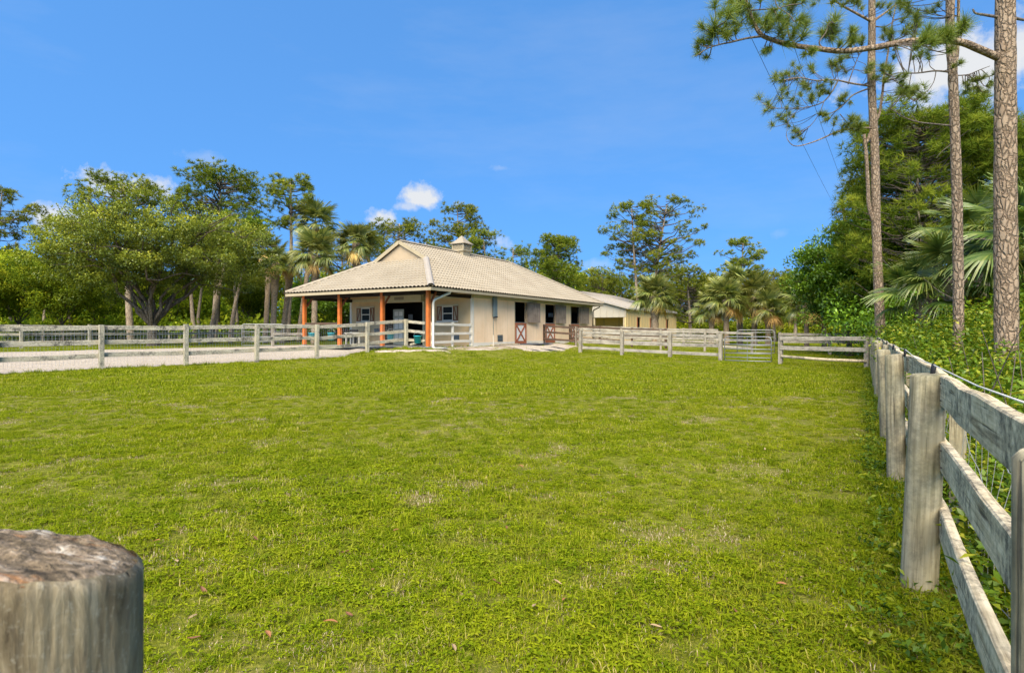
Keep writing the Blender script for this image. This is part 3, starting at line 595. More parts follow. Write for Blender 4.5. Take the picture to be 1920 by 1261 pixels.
mat_thing('stall_mat', 'worn grey mat on the ground before the first stall door', 'mat', 0.95, 9.2, 1.5, 2.2, 0.05, 'rubber', 0.04)
mat_thing('sleeper_board', 'weathered board lying along the barn wall on the dirt', 'board', 0.55, 6.4, 0.28, 3.0, 0.03, 'board_wood', 0.06)
mat_thing('splash_block', 'pale concrete splash block under the white downspout', 'block', 1.1, -0.45, 0.62, 0.4, 0.1, 'concrete', 0.05)

# ------------------------------------------------------------------ fences
def board_mesh(L, h, th, seed, warp=0.012):
    r = np.random.default_rng(seed); n = max(3, int(L/0.4)); x = np.linspace(-L/2, L/2, n+1); c = 0.007
    ring = np.array([(-th/2+c, -h/2), (th/2-c, -h/2), (th/2, -h/2+c), (th/2, h/2-c), (th/2-c, h/2), (-th/2+c, h/2), (-th/2, h/2-c), (-th/2, -h/2+c)])
    V = np.zeros((n+1, 8, 3)); V[..., 0] = x[:, None]; wy = np.cumsum(r.normal(0, warp*0.35, n+1)); wy -= np.linspace(wy[0], wy[-1], n+1); wz = np.cumsum(r.normal(0, warp*0.35, n+1)); wz -= np.linspace(wz[0], wz[-1], n+1)
    V[..., 1] = ring[None, :, 0]+wy[:, None]; V[..., 2] = ring[None, :, 1]*(1+r.normal(0, 0.02, (n+1, 1)))+wz[:, None]+r.normal(0, 0.0015, (n+1, 8))
    f = [(i*8+j, i*8+8+j, i*8+8+(j+1) % 8, i*8+(j+1) % 8) for i in range(n) for j in range(8)]+[tuple(range(8)), tuple(n*8+j for j in range(7, -1, -1))]
    me = bpy.data.meshes.new('rail'); me.from_pydata(V.reshape(-1, 3).tolist(), [], f); me.update(); return me
def put_board(name, a, b, h, th, mat, parent, seed, warp=0.012):
    a, b = Vector(a), Vector(b); d = b-a; me = board_mesh(d.length, h, th, seed, warp)
    return link(name, me, mat, parent, (a+b)/2-parent.location, Euler((0, -math.atan2(d.z, math.hypot(d.x, d.y)), math.atan2(d.y, d.x))))
def round_post_mesh(r, h, seed, slant=(0.0, 0.0), n=22, bury=0.1, nr=12, taper=0.06):
    q = np.random.default_rng(seed); V = []; ph = q.uniform(0, 6.28, 4); am = q.uniform(0.2, 1, 4)*0.025
    zs = list(np.linspace(-bury, h-0.012, nr))+[h]
    for i, z in enumerate(zs):
        for j in range(n):
            a = 2*math.pi*j/n; rr = r*(1+taper*(0.5-z/h))*(1+sum(am[k]*math.sin((k+2)*a+ph[k]+z*0.5*k) for k in range(4)))
            if i == len(zs)-1: rr -= 0.010
            x, y = rr*math.cos(a), rr*math.sin(a); k = max(0, min(1, (z-(h-0.35))/0.35)); V.append((x, y, z+k*(slant[0]*x+slant[1]*y)))
    m = len(zs); f = [(i*n+j, i*n+(j+1) % n, (i+1)*n+(j+1) % n, (i+1)*n+j) for i in range(m-1) for j in range(n)]+[tuple((m-1)*n+j for j in range(n))]
    me = bpy.data.meshes.new('post'); me.from_pydata(V, [], f); me.update()
    for p in me.polygons: p.use_smooth = len(p.vertices) == 4
    return me
def square_post_mesh(w, h, seed, bury=0.1, d=None):
    me = board_mesh(h+bury, w, d or w, seed, 0.004); me.transform(Matrix.Translation((0, 0, (h-bury)/2)) @ Matrix.Rotation(math.pi/2, 4, 'Y')); return me
def fence(name, label, pts, tops, rh, rth, ph, post=('square', 0.13), mats=('far_board', 'far_post'), side=1, cat='fence', mesh=None, seed=1, zf=None, skip=(), post_at=None, group=None, rail_wobble=0.02):
    """posts at pts; boards between them; tops: board top heights above the ground; side: which face of the posts the boards are nailed to"""
    zf = zf or G; z = [zf(*p) for p in pts]; root = empty(name, label, cat, (*pts[0], z[0]), group=group); r = random.Random(seed)
    for i, p in enumerate(pts):
        if post_at is not None and i not in post_at: continue
        hh = ph+r.uniform(-0.02, 0.03)
        if post[0] == 'square': me = square_post_mesh(post[1], hh, seed*100+i)
        else: me = round_post_mesh(post[1]/2*(1+r.uniform(-0.08, 0.08)), hh, seed*100+i, (r.uniform(-0.1, 0.1), r.uniform(-0.12, 0.12)))
        d = Vector(pts[min(i+1, len(pts)-1)])-Vector(pts[max(i-1, 0)]); 
        link('post', me, mats[1], root, Vector((*p, z[i]))-root.location, (r.uniform(-.02, .02), r.uniform(-.02, .02), math.atan2(d.y, d.x)))
    for i in range(len(pts)-1):
        if i in skip: continue
        a, b = Vector(pts[i]), Vector(pts[i+1]); d = (b-a).normalized(); nrm = Vector((-d.y, d.x))*side*(post[1]/2+rth/2+0.002)
        for k, tp in enumerate(tops):
            wa, wb = r.uniform(-rail_wobble, rail_wobble), r.uniform(-rail_wobble, rail_wobble)
            A = a+nrm-d*0.0; Bq = b+nrm; st = 0.004*(1 if i % 2 else -1)
            put_board('rail', (A.x+d.x*0.004, A.y+d.y*0.004, z[i]+tp-rh/2+wa+st), (Bq.x-d.x*0.004, Bq.y-d.y*0.004, z[i+1]+tp-rh/2+wb+st), rh, rth, mats[0], root, seed*1000+i*10+k)
        if mesh:
            z0, z1, dx, dz = mesh; mb = MB(); Lb = (b-a).length; off = Vector((-d.y, d.x))*side*(post[1]/2+rth+0.012)
            for s in np.arange(0, Lb, dx):
                q = a+d*s+off; zz = z[i]+(z[i+1]-z[i])*s/Lb; mb.bar((q.x, q.y, zz+z0), (q.x, q.y, zz+z1), 0.0035, 0.0035)
            for zz in np.arange(z0, z1+0.01, dz):
                A, Bq = a+off, b+off; mb.bar((A.x, A.y, z[i]+zz), (Bq.x, Bq.y, z[i+1]+zz), 0.0035, 0.0035)
            o = mb.build('wire_mesh', 'wire_metal', root, loc=-root.location); o['kind'] = 'stuff'
    return root
# board fence along the driveway
PL = [(-17.7, 16.05), (-15.85, 18.0), (-14.0, 20.0), (-12.2, 21.95), (-10.4, 23.9), (-8.6, 25.85), (-6.85, 27.75), (-5.32, 29.45)]
PL = [(-19.55, 14.1)]+PL
fence('board_fence', 'pale weathered board fence with wire mesh along the gravel driveway', PL, (1.40, 0.91, 0.46), 0.155, 0.035, 1.44, ('square', 0.15), ('pale_board', 'pale_post'), 1, mesh=(0.08, 1.3, 0.10, 0.10), seed=3,
      zf=lambda x, y: G(x, y)+(0.10 if x < -7 else 0.02))
# stepped bay from that fence up to the corner post of the porch
a = PL[-1]; b = BW(-0.12, -0.1); za, zb = G(*a)+0.02, PAD
root = empty('sloping_rail_bay', 'sloping fence bay climbing from the driveway fence to the corner orange post', 'fence', (*a, za))
for k, (ta, tb) in enumerate(((1.38, 1.30), (0.92, 0.84), (0.46, 0.42))): put_board('rail', (a[0]+.05, a[1]+.1, za+ta-0.07), (b[0], b[1], zb+tb-0.07), 0.14, 0.035, 'pale_board', root, 77+k)
MB().bar((a[0]+.2, a[1]+.05, za+.15), (b[0], b[1]-.05, zb+.38), 0.04, 0.10).build('brace', 'pale_board', root, loc=-root.location)
# white rails closing the side of the porch
wf = [BW(0.02, 0.14), BW(0.02, 1.95), BW(0.02, 3.58)]
fence('porch_rail_fence', 'white three-rail fence section between downspout and barn corner', wf, (1.26, 0.80, 0.37), 0.13, 0.04, 1.30, ('square', 0.10), ('white_paint', 'white_paint'), -1, seed=5, zf=lambda x, y: PAD-0.02)
# porch back rails and the rails to the left of the porch
fence('porch_back_rail', 'brown timber rail between the two left orange porch posts', [BW(-6.3, 0.0), BW(-8.95, 0.0)], (1.30,), 0.12, 0.05, 1.0, ('square', 0.05), ('brown_board', 'brown_post'), 1, seed=6, zf=lambda x, y: PAD, post_at=())
fence('yard_rail', 'grey board rail running down from the left orange post to the yard gate', [BW(-9.2, 0.0), (-13.3, 32.6)], (1.22, 0.75), 0.14, 0.035, 1.2, ('square', 0.13), seed=8, zf=lambda x, y: PAD if x > -12.3 else G(x, y)+0.02, post_at=(1,))
# paddock fence on the far right with its gate
PR = [(3.83, 32.9), (5.85, 31.2), (7.95, 29.5), (9.85, 27.7)]
fence('paddock_fence', 'grey three-board paddock fence between barn yard and metal gate', PR, (1.24, 0.80, 0.36), 0.15, 0.035, 1.27, ('square', 0.16), seed=11, zf=lambda x, y: G(x, y))
PR2 = [(11.42, 24.95), (13.75, 22.75)]
fence('paddock_fence', 'grey paddock fence bay with a low round pole, right of the gate', PR2, (1.22, 0.80), 0.165, 0.04, 1.27, ('square', 0.16), seed=12, side=-1)
pr = bpy.data.objects['paddock_fence.001']; a, b = PR2
MB().tube([(a[0]-.02, a[1]-.10, G(*a)+.36), (12.6, 23.72, 0.29), (b[0]-.05, b[1]-.08, G(*b)+.28)], 0.062, 10).build('rail', 'board_wood', pr, True, loc=-pr.location)
def tube_gate(name, label, p, dirv, Lg, zb, hg, nb=6, r=0.022, seed=0):
    root = empty(name, label, 'gate', (p[0], p[1], zb), math.atan2(dirv[1], dirv[0]))
    c = 0.14; MB().tube([(0, 0, 0.06), (0, 0, hg-c), (0.04, 0, hg-0.04), (c, 0, hg), (Lg-c, 0, hg), (Lg-0.04, 0, hg-0.04), (Lg, 0, hg-c), (Lg, 0, 0.06)], r, 8).build('gate_frame', 'galvanised', root, True)
    for k in range(nb):
        z = 0.06+(hg-0.2)*(k/(nb-1))**1.12
        MB().tube([(0.0, 0, z), (Lg*0.5, 0, z-0.008), (Lg, 0, z)], r*0.9, 8).build('gate_bar', 'galvanised', root, True)
    MB().bar((Lg/2, -0.024, 0.06), (Lg/2, -0.024, hg-0.03), 0.03, 0.012).build('gate_stay', 'galvanised', root)
    return root
d = (Vector((11.42, 24.95))-Vector((9.85, 27.7))).normalized()
tube_gate('tube_gate', 'galvanised tube gate in the near paddock fence, standing partly open', (9.95, 27.45), (0.80, -0.60), 2.05, G(9.95, 27.45), 1.16)
# second paddock fence behind, with its own gate
R3 = [(4.45, 37.85), (7.0, 37.6), (9.4, 37.1), (11.9, 36.2), (14.15, 34.6)]
fence('paddock_fence', 'grey board fence behind the near paddock, left of the second gate', R3, (1.24, 0.82, 0.40), 0.14, 0.035, 1.26, ('square', 0.13), seed=14, zf=lambda x, y: G(x, y))
tube_gate('tube_gate', 'galvanised tube gate in the second fence, beyond the near gate', (13.2, 34.4), (0.9, -0.35), 2.0, G(13.2, 34.4), 1.38)
fence('paddock_fence', 'grey board fence behind, right of the second gate', [(15.5, 34.0), (18.2, 33.6), (21.3, 33.0), (24, 32.6)], (1.24, 0.82, 0.40), 0.14, 0.035, 1.26, ('square', 0.14), seed=15)
# stall yard dividers running out from the barn wall
def divider(ly, n, seed, label, mats):
    pts = [BW(0.12+2.35*k, ly) for k in range(n)]
    return fence('yard_divider_fence', label, pts, (1.26, 0.86, 0.42), 0.13, 0.035, 1.30, ('square', 0.13), mats, -1, seed=seed, zf=lambda x, y: max(G(x, y), 0.3))
divider(11.95, 2, 21, 'dark brown rail fence from the barn wall beside the second stall door', ('brown_board', 'brown_post'))
divider(15.95, 4, 22, 'brown and grey rail fence from the barn wall beside the third stall door', ('brown_board', 'brown_post'))
divider(20.4, 5, 23, 'grey rail fence leaving the far corner of the barn', ('far_board', 'far_post'))
fence('yard_link_fence', 'short grey fence linking the brown divider to the paddock fence', [BW(2.5, 11.95), (4.15, 35.4), (3.95, 33.2)], (1.22, 0.80, 0.38), 0.14, 0.035, 1.26, ('square', 0.13), seed=24, zf=lambda x, y: G(x, y), post_at=(0, 1))
# fence beyond the driveway and the far pasture fences
FB = [(-33, 27.5), (-30.2, 30.2), (-27.6, 33.0), (-26.2, 36.4), (-24.5, 39.6), (-22.9, 43), (-21.4, 46.8)]
fence('pasture_fence', 'white board fence on the grass beyond the gravel driveway', FB, (1.34, 0.88, 0.45), 0.14, 0.03, 1.38, ('square', 0.14), ('pale_board', 'pale_post'), 1, seed=31, mesh=(0.1, 1.2, 0.15, 0.15))
tube_gate('tube_gate', 'galvanised tube gate left of the porch at the end of the driveway', (-17.0, 36.9), (0.93, 0.22), 2.5, G(-17, 36.9)+0.03, 1.40, 5, 0.026)
fence('far_fence', 'thin dark-topped fence far behind the live oak', [(-60, 44), (-50, 47), (-40, 50), (-31, 53), (-24, 56), (-17, 58)], (1.3, 0.8), 0.12, 0.03, 1.35, ('square', 0.13), ('far_board', 'far_post'), 1, seed=33)
# the near fence on the right: stout round posts, heavy boards on the outside, a white wire on top
FD = Vector((0.515, 0.857)).normalized(); F0 = Vector((2.30, 3.32)); NP = [-1, 0, 1, 2, 3, 4, 5, 6, 7, 8, 8.62]
pts = [tuple(F0+FD*2.65*k) for k in NP]; pts[0] = (0.985, 1.05)
nf = empty('near_fence', 'heavy grey board fence with round posts running away at right', 'fence', (*pts[1], G(*pts[1])))
side = Vector((FD.y, -FD.x)); rr = random.Random(5)
for i, p in enumerate(pts):
    rad = 0.083*(1+rr.uniform(-0.08, 0.1)) if i else 0.072
    lean = (0.0, 0.0) if i == 0 else (rr.uniform(-.012, .012), 0.055+rr.uniform(-.015, .02) if i < 6 else rr.uniform(-.03, .03))
    o = link('post', round_post_mesh(rad, 1.21+rr.uniform(-.02, .03), 300+i, (rr.uniform(-.15, .1), rr.uniform(-.1, .1)), n=28, nr=16), 'post_wood', nf, Vector((*p, G(*p)))-nf.location, (lean[0], lean[1], rr.uniform(0, 6)))
for i in range(len(pts)-1):
    a, b = Vector(pts[i]), Vector(pts[i+1])
    if i == 0: a = F0-FD*2.65*1.0+side*0.0
    o = side*(0.088+0.026)
    for k, tp in enumerate((1.215, 0.845, 0.475)):
        w = rr.uniform(-.012, .012); st = 0.004 if i % 2 else -0.004
        put_board('rail', (a.x+o.x+FD.x*.004, a.y+o.y+FD.y*.004, G(*a)+tp-.083+st+w), (b.x+o.x-FD.x*.004, b.y+o.y-FD.y*.004, G(*b)+tp-.083+st+rr.uniform(-.012, .012)), 0.166, 0.046, 'board_wood', nf, 900+i*10+k, 0.018)
        if i < 5:
            rb = nf.children[-1]; hl = (Vector((*a, 0))-Vector((*b, 0))).length/2
            for e_ in (-1, 1):
                for zq in (-0.045, 0.045): MB().tube([(e_*(hl-0.16+rr.uniform(-.02, .02)), 0.018, zq), (e_*(hl-0.16), 0.0265, zq)], 0.0055, 8).build('nail', 'gutter_brown', rb)
tw = MB(); wp = []
for i in range(len(pts)):
    p = Vector(pts[i])+side*0.07; wp.append((p.x, p.y, G(*p)+1.262))
    if i+1 < len(pts): q = (p+Vector(pts[i+1])+side*0.07)/2; wp.append((q.x, q.y, G(*q)+1.245))
tag(tw.tube(wp, 0.0032, 6).build('fence_wire', 'rope_white', None, True), 'white electric wire strung along the top of the near right fence', 'wire')
for i in range(1, 8):
    p = Vector(pts[i])+side*0.07
    MB().tube([(-.01, 0, -0.05), (0, 0, 0.0), (0.0, 0, 0.025)], [0.010, 0.014, 0.009], 8).build('insulator', 'black_plastic', nf, True, loc=Vector((p.x, p.y, G(*p)+1.245))-nf.location)
# slack wire fence on thin square posts just outside it
wfn = empty('wire_fence', 'slack wire fence on thin square posts just outside the heavy right fence', 'fence', (3.32, 4.37, 0))
wps = [Vector((3.32, 4.37))+FD*2.65*k for k in (-1.25, 0, 1, 2, 3, 4, 5)]
for i, p in enumerate(wps): link('post', square_post_mesh(0.085, 1.02, 700+i), 'post_wood', wfn, Vector((p.x, p.y, 0))-wfn.location, (0, 0, 0.54))
for k, z in enumerate((0.18, 0.42, 0.66, 0.92)):
    wpt = []
    for i in range(len(wps)-1):
        for s in np.linspace(0, 1, 9)[:-1]:
            q = wps[i].lerp(wps[i+1], s); wpt.append((q.x+0.05*math.sin(7*s+k), q.y+0.03*math.sin(5*s+2*k), z-0.09*math.sin(math.pi*s)*(1+0.4*math.sin(i+k))+0.02*math.sin(23*s+k)))
    o = MB().tube(wpt, 0.0026, 5).build('strand', 'wire_metal', wfn, True, loc=-wfn.location)
mb = MB()
for i in range(len(wps)-1):
    for s in np.linspace(0, 1, 16)[:-1]:
        q = wps[i].lerp(wps[i+1], s); mb.tube([(q.x+0.06*math.sin(9*s), q.y, 0.05), (q.x+0.05*math.sin(9*s+1), q.y+.03, 0.4), (q.x+.03, q.y, 0.85-0.12*math.sin(math.pi*s))], 0.0015, 4)
mb.build('wire_mesh', 'wire_metal', wfn, loc=-wfn.location)['kind'] = 'stuff'
# the weathered post right by the camera
cracks = [(-2.25, 0.004, 1.0), (-1.12, 0.010, 0.55), (-1.45, 0.003, 0.8), (-0.62, 0.003, 0.5), (-2.8, 0.009, 0.9), (0.6, 0.01, 1.0), (1.7, 0.008, 0.7), (2.6, 0.01, 1.0)]
V = []; nn_ = 220; zz = list(np.linspace(-0.1, 0.7, 10))+list(np.linspace(0.72, 1.208, 46))+[1.214]
for i, z in enumerate(zz):
    for j in range(nn_):
        a = 2*math.pi*j/nn_-math.pi; rr_ = 0.118*(1+0.012*math.sin(2*a+1)+0.008*math.sin(5*a+2))+0.0016*noise.noise(Vector((math.cos(a)*9, math.sin(a)*9, z*2.5)))+0.0009*noise.noise(Vector((math.cos(a)*30, math.sin(a)*30, z*4)))
        for a0, dp, ln in cracks:
            w = a0+0.05*math.sin(z*7+a0*5)+0.02*math.sin(z*23+a0); q = abs((a-w+math.pi) % (2*math.pi)-math.pi); k = max(0, 1-q/0.035); f_ = max(0, min(1, (z-(1.215-ln))/0.15)); rr_ -= dp*k*f_
        if i == len(zz)-1: rr_ -= 0.006
        x, y = rr_*math.cos(a), rr_*math.sin(a); k = max(0, min(1, (z-0.86)/0.35)); V.append((x, y, z+k*(-0.19*x-0.20*y)+(0.003*noise.noise(Vector((x*60, y*60, 1))) if i >= len(zz)-2 else 0)))
me = bpy.data.meshes.new('near_post'); me.from_pydata(V, [], [(i*nn_+j, i*nn_+(j+1) % nn_, (i+1)*nn_+(j+1) % nn_, (i+1)*nn_+j) for i in range(len(zz)-1) for j in range(nn_)]); me.update(); me.shade_smooth()
np_ = link('near_post', me, 'near_wood', None, (-0.545, 0.645, -0.008))
tag(np_, 'thick weathered round post in the lower left corner, close up', 'post')
V = []; Fc = []; nr_, na_ = 14, 64
for i in range(nr_+1):
    for j in range(na_):
        q = 0.1135*i/nr_; a = 2*math.pi*j/na_; x, y = q*math.cos(a), q*math.sin(a); e = min(1, (nr_-i)/2)
        V.append((x, y, 1.2135-0.19*x-0.20*y-0.003*(1-e)+e*(0.004+0.007*noise.noise(Vector((x*40, y*80, 3)))+0.003*noise.noise(Vector((x*160, y*160, 7))))))
for i in range(nr_):
    for j in range(na_): Fc.append((i*na_+j, (i+1)*na_+j, (i+1)*na_+(j+1) % na_, i*na_+(j+1) % na_))
me = bpy.data.meshes.new('cut_top'); me.from_pydata(V, [], Fc); me.update(); me.shade_smooth(); link('cut_top', me, 'cut_wood', np_)
# ------------------------------------------------------------------ other buildings, props
# long metal barn behind
b2 = empty('metal_barn', 'long yellow barn with pale metal roof behind the tan barn', 'barn', (10.8, 55.6, 0.45), RZ)
def B2(name, mat, x0, x1, y0, y1, z0, z1, parent=None):
    cx, cy, cz = (x0+x1)/2, (y0+y1)/2, (z0+z1)/2; p = parent or b2; off = parent.location if parent is not None else Vector((0, 0, 0))
    return MB().box(x0-cx, x1-cx, y0-cy, y1-cy, z0-cz, z1-cz).build(name, mat, p, loc=Vector((cx, cy, cz))-off)
E2, H2, W2, L2 = 3.25, 5.40, 7.7, 17.3
wins = [(3.2, 4.3), (7.3, 8.4), (13.2, 14.3)]
mb = MB(); cuts = [0]+[v for w in wins for v in w]+[L2]
for k, (p, q) in enumerate(zip(cuts, cuts[1:])):
    if k % 2: mb.box(-0.12, 0, p, q, 0, 1.15); mb.box(-0.12, 0, p, q, 2.35, E2)
    else: mb.box(-0.12, 0, p, q, 0, E2)
mb.build('side_wall', 'yellow_siding', b2)
for y in np.arange(0.4, L2, 0.8): 
    if not any(a-0.1 < y < b+0.1 for a, b in wins): B2('siding_batten', 'yellow_siding', 0.002, 0.03, y, y+0.05, 0.02, E2-0.05)
for a, b in wins:
    o = B2('window', 'redbrown_paint', -0.02, 0.05, a-0.08, a, 1.1, 2.4); B2('window_sill', 'brick_orange', 0.0, 0.10, a-0.1, b+0.1, 1.0, 1.13); B2('shutter', 'dark_timber', -0.3, -0.25, a, b, 1.15, 2.35)
B2('back_wall', 'yellow_siding', -2*W2, -0.12, 2.6, 2.75, 0, E2+0.2)
for x in np.arange(-14.5, -0.3, 1.6): B2('siding_batten', 'trim_paint', x, x+0.06, 2.56, 2.598, 0.02, E2)
B2('end_wall', 'yellow_siding', -2*W2, -0.12, L2-0.15, L2, 0, E2)
for x in (-0.2, -3.3, -6.6, -10, -14): B2('porch_post', 'trim_paint', x-0.1, x+0.1, 0.05, 0.25, 0, E2)
g = MB(); n = 24
for k in range(n):                       # corrugated gable sheets
    xa, xb = -2*W2*k/n, -2*W2*(k+1)/n; zt = lambda x: E2+(H2-E2)*(1-abs(x+W2)/W2)-0.03
    g.add([(xa, 0, E2-0.95), (xb, 0.0, E2-0.95), (xb, 0.0, zt(xb)), (xa, 0, zt(xa))], [(0, 1, 2, 3)]); g.bar((xa-0.02, -0.03, E2-0.94), (xa-0.02, -0.03, zt(xa)), 0.06, 0.05, (0, 1, 0))
g.build('gable_cladding', 'pale_siding', b2)
r = MB(); o_ = 0.35
for s in (0, 1):
    xe, xr = (o_, -W2) if s == 0 else (-2*W2-o_, -W2); ze = E2-0.10
    r.add([(xe, -o_, ze), (xr, -o_, H2), (xr, L2+o_, H2), (xe, L2+o_, ze), (xe, -o_, ze-.12), (xr, -o_, H2-.12), (xr, L2+o_, H2-.12), (xe, L2+o_, ze-.12)], [(0, 1, 2, 3), (7, 6, 5, 4), (0, 4, 5, 1), (3, 2, 6, 7), (0, 3, 7, 4)])
r.build('roof', 'metal_roof', b2)
for y in np.arange(0.1, L2+0.2, 0.6):
    MB().bar((o_-.02, y, E2-0.06), (-W2+.02, y, H2+0.03), 0.05, 0.05).build('roof_rib', 'metal_roof', b2)
# far houses
def house(name, label, px, Y, w, d, wallh, roofh, wm, rm, rz, base):
    p = P(px, 620, Y); root = empty(name, label, 'house', (p.x, p.y, base), rz)
    MB().box(-w/2, w/2, -d/2, d/2, 0, wallh).build('wall', wm, root)
    rf = MB(); v = [(-w/2-.3, -d/2-.4, wallh-.1), (w/2+.3, -d/2-.4, wallh-.1), (0, -d/2-.4, wallh+roofh), (-w/2-.3, d/2+.4, wallh-.1), (w/2+.3, d/2+.4, wallh-.1), (0, d/2+.4, wallh+roofh)]
    rf.add(v, [(0, 2, 5, 3), (2, 1, 4, 5)]); u = [(x, y, z+.14) for x, y, z in v]; rf.add(u, [(0, 3, 5, 2), (2, 5, 4, 1)]); rf.add(v+u, [(0, 6, 8, 2), (2, 8, 7, 1), (0, 3, 9, 6), (1, 7, 10, 4)]); rf.build('roof', rm, root)
    g = MB(); g.add([(-w/2, -d/2-.01, wallh), (w/2, -d/2-.01, wallh), (0, -d/2-.01, wallh+roofh-.15)], [(0, 1, 2)]); g.build('gable', wm, root)
    MB().box(-0.5, 0.5, -d/2-.03, -d/2-.004, 0, 2.0).build('door', 'brown_paint', root)
    MB().box(w*0.2, w*0.38, -d/2-.03, -d/2-.004, 0.9, 1.9).build('window', 'glass', root)
    return root
house('far_house', 'tan gabled house far off between the palms', 1487, 92, 6, 7, 2.2, 1.3, 'yellow_siding', 'shingle', 0.1, -0.2)
house('far_house', 'pale roofed house beside the tan gable, far off', 1450, 99, 8, 8, 2.0, 1.8, 'pale_siding', 'metal_roof', -0.4, -0.2)
house('far_house', 'low brown house with red roof behind the palm clump', 1345, 96, 12, 8, 1.7, 1.2, 'brown_paint', 'shingle', 0.5, -0.2)
# utility pole and its wires
up = P(1583, 620, 62); ut = empty('utility_pole', 'wooden utility pole top with crossarm above the dense tree', 'pole', (up.x, up.y, 0))
ht = P(1583, 384, 62).z
MB().tube([(0, 0, 0), (0, 0, ht)], [0.17, 0.12], 10).build('pole', 'pole_wood', ut, True); MB().bar((-1.0, 0, ht-0.75), (1.0, 0.3, ht-0.75), 0.12, 0.14).build('crossarm', 'pole_wood', ut)
for s in (-0.85, 0.85): MB().tube([(s, s*.15, ht-.68), (s, s*.15, ht-.45)], [0.05, 0.03], 8).build('insulator', 'conduit_grey', ut)
for lab, (x0, y0), (x1, y1) in (('lower sagging power line crossing the blue sky', (1556, 408), (1425, 85)), ('upper thin power line crossing the sky', (1583, 380), (1500, 100))):
    A = Vector((up.x+(-0.85 if x0 < 1570 else 0.85), up.y, ht-0.45)); Bq = P(x1, y1, 26)+Vector((0, 0, 0)); C2 = Bq+(Bq-A)*0.8; pts2 = []
    for s in np.linspace(0, 1, 30):
        q = A.lerp(C2, s); pts2.append((q.x, q.y, q.z-1.2*4*s*(1-s)*0.4))
    tag(MB().tube(pts2, 0.010, 5).build('power_line', 'black_plastic', None, True), lab, 'wire')
# buckets
def bucket(label, x, y, z, s=1.0):
    root = empty('bucket', label, 'bucket', (x, y, z)); n = 20; mb = MB(); pr = [(0.125, 0), (0.15, 0.28), (0.158, 0.28), (0.158, 0.305), (0.145, 0.305), (0.118, 0.02)]
    v = [(r_*s*math.cos(2*math.pi*k/n), r_*s*math.sin(2*math.pi*k/n), h*s) for r_, h in pr for k in range(n)]
    mb.add(v, [(i*n+k, i*n+(k+1) % n, (i+1)*n+(k+1) % n, (i+1)*n+k) for i in range(len(pr)-1) for k in range(n)]+[tuple(range(n-1, -1, -1)), tuple((len(pr)-1)*n+k for k in range(n))]); mb.build('body', 'teal_plastic', root, True)
    MB().tube([(0.155*s*math.cos(a), 0.02, (0.29+0.17*math.sin(a))*s) for a in np.linspace(0, math.pi, 12)], 0.005, 6).build('handle', 'wire_metal', root, True)
for lab, px, py, Y, s in (('teal bucket seen through the wire left of the second fence post', 585, 637, 33.2, 1.3), ('teal bucket below the second orange porch post from left', 621, 637, 32.2, 1.3),
                       ('teal bucket behind the fence in front of the dark doorway', 732, 636.5, 30.2, 1.2), ('large teal bucket hanging by the sloping rails at the corner post', 783, 643.5, 29.0, 1.25)):
    p = P(px, py, Y); bucket(lab, p.x, p.y, p.z, s)
# table and bench on the porch
x, y = BW(-6.7, 1.7); tb = empty('porch_table', 'small white table at the back of the porch', 'table', (x, y, PAD), RZ)
MB().box(-0.6, 0.6, -0.35, 0.35, 0.70, 0.75).build('table_top', 'white_paint', tb)
for a in (-1, 1):
    for b in (-1, 1): MB().box(a*0.52-.03, a*0.52+.03, b*0.28-.03, b*0.28+.03, 0, 0.70).build('leg', 'white_paint', tb)
x, y = BW(-8.0, 2.2); bn = empty('porch_bench', 'dark timber bench standing under the porch at left', 'bench', (x, y, PAD), RZ)
for k in range(3): MB().box(-0.7, 0.7, -0.2+k*0.14, -0.08+k*0.14, 0.44, 0.48).build('seat_slat', 'dark_timber', bn)
for a in (-1, 1): MB().box(a*0.6-.04, a*0.6+.04, -0.18, 0.2, 0, 0.44).build('leg', 'dark_timber', bn)
for k in range(2): MB().box(-0.7, 0.7, 0.24, 0.27, 0.6+k*0.2, 0.74+k*0.2).build('back_slat', 'dark_timber', bn)
# white insulator clip on the near post
ic = MB().tube([(-0.592, 0.520, 1.02), (-0.588, 0.512, 1.075), (-0.600, 0.508, 1.105), (-0.62, 0.506, 1.11)], [0.012, 0.011, 0.010, 0.009], 10).build('fence_clip', 'rope_white', None, True); tag(ic, 'small white wire clip on the side of the near post', 'clip')

# ------------------------------------------------------------------ vegetation builders
def leaves(pos, dirs, length, width, r, fold=0.25, tint=None, nrm=None):
    """leaf-shaped quads: base, two sides and tip, folded along the midrib"""
    n = len(pos); d = unit(dirs); s = unit(np.cross(d, sph(n, r) if nrm is None else nrm)); u = np.cross(s, d)
    L = (length*r.uniform(0.7, 1.25, n))[:, None]; w = (width*r.uniform(0.75, 1.2, n))[:, None]
    V = np.stack([pos, pos+d*L*0.45+s*w*0.5+u*w*fold, pos+d*L-u*L*0.12, pos+d*L*0.45-s*w*0.5+u*w*fold], 1).reshape(-1, 3)
    Fc = np.arange(4*n).reshape(n, 4)
    return V, Fc, (r.uniform(0, 1, n) if tint is None else tint)
def needles(pos, dirs, length, width, r):
    n = len(pos); d = unit(dirs); s = unit(np.cross(d, sph(n, r))); L = (length*r.uniform(0.7, 1.15, n))[:, None]
    V = np.stack([pos-s*width/2, pos+s*width/2, pos+d*L+np.array([0, 0, -0.10])*L], 1).reshape(-1, 3); return V, np.arange(3*n).reshape(n, 3)
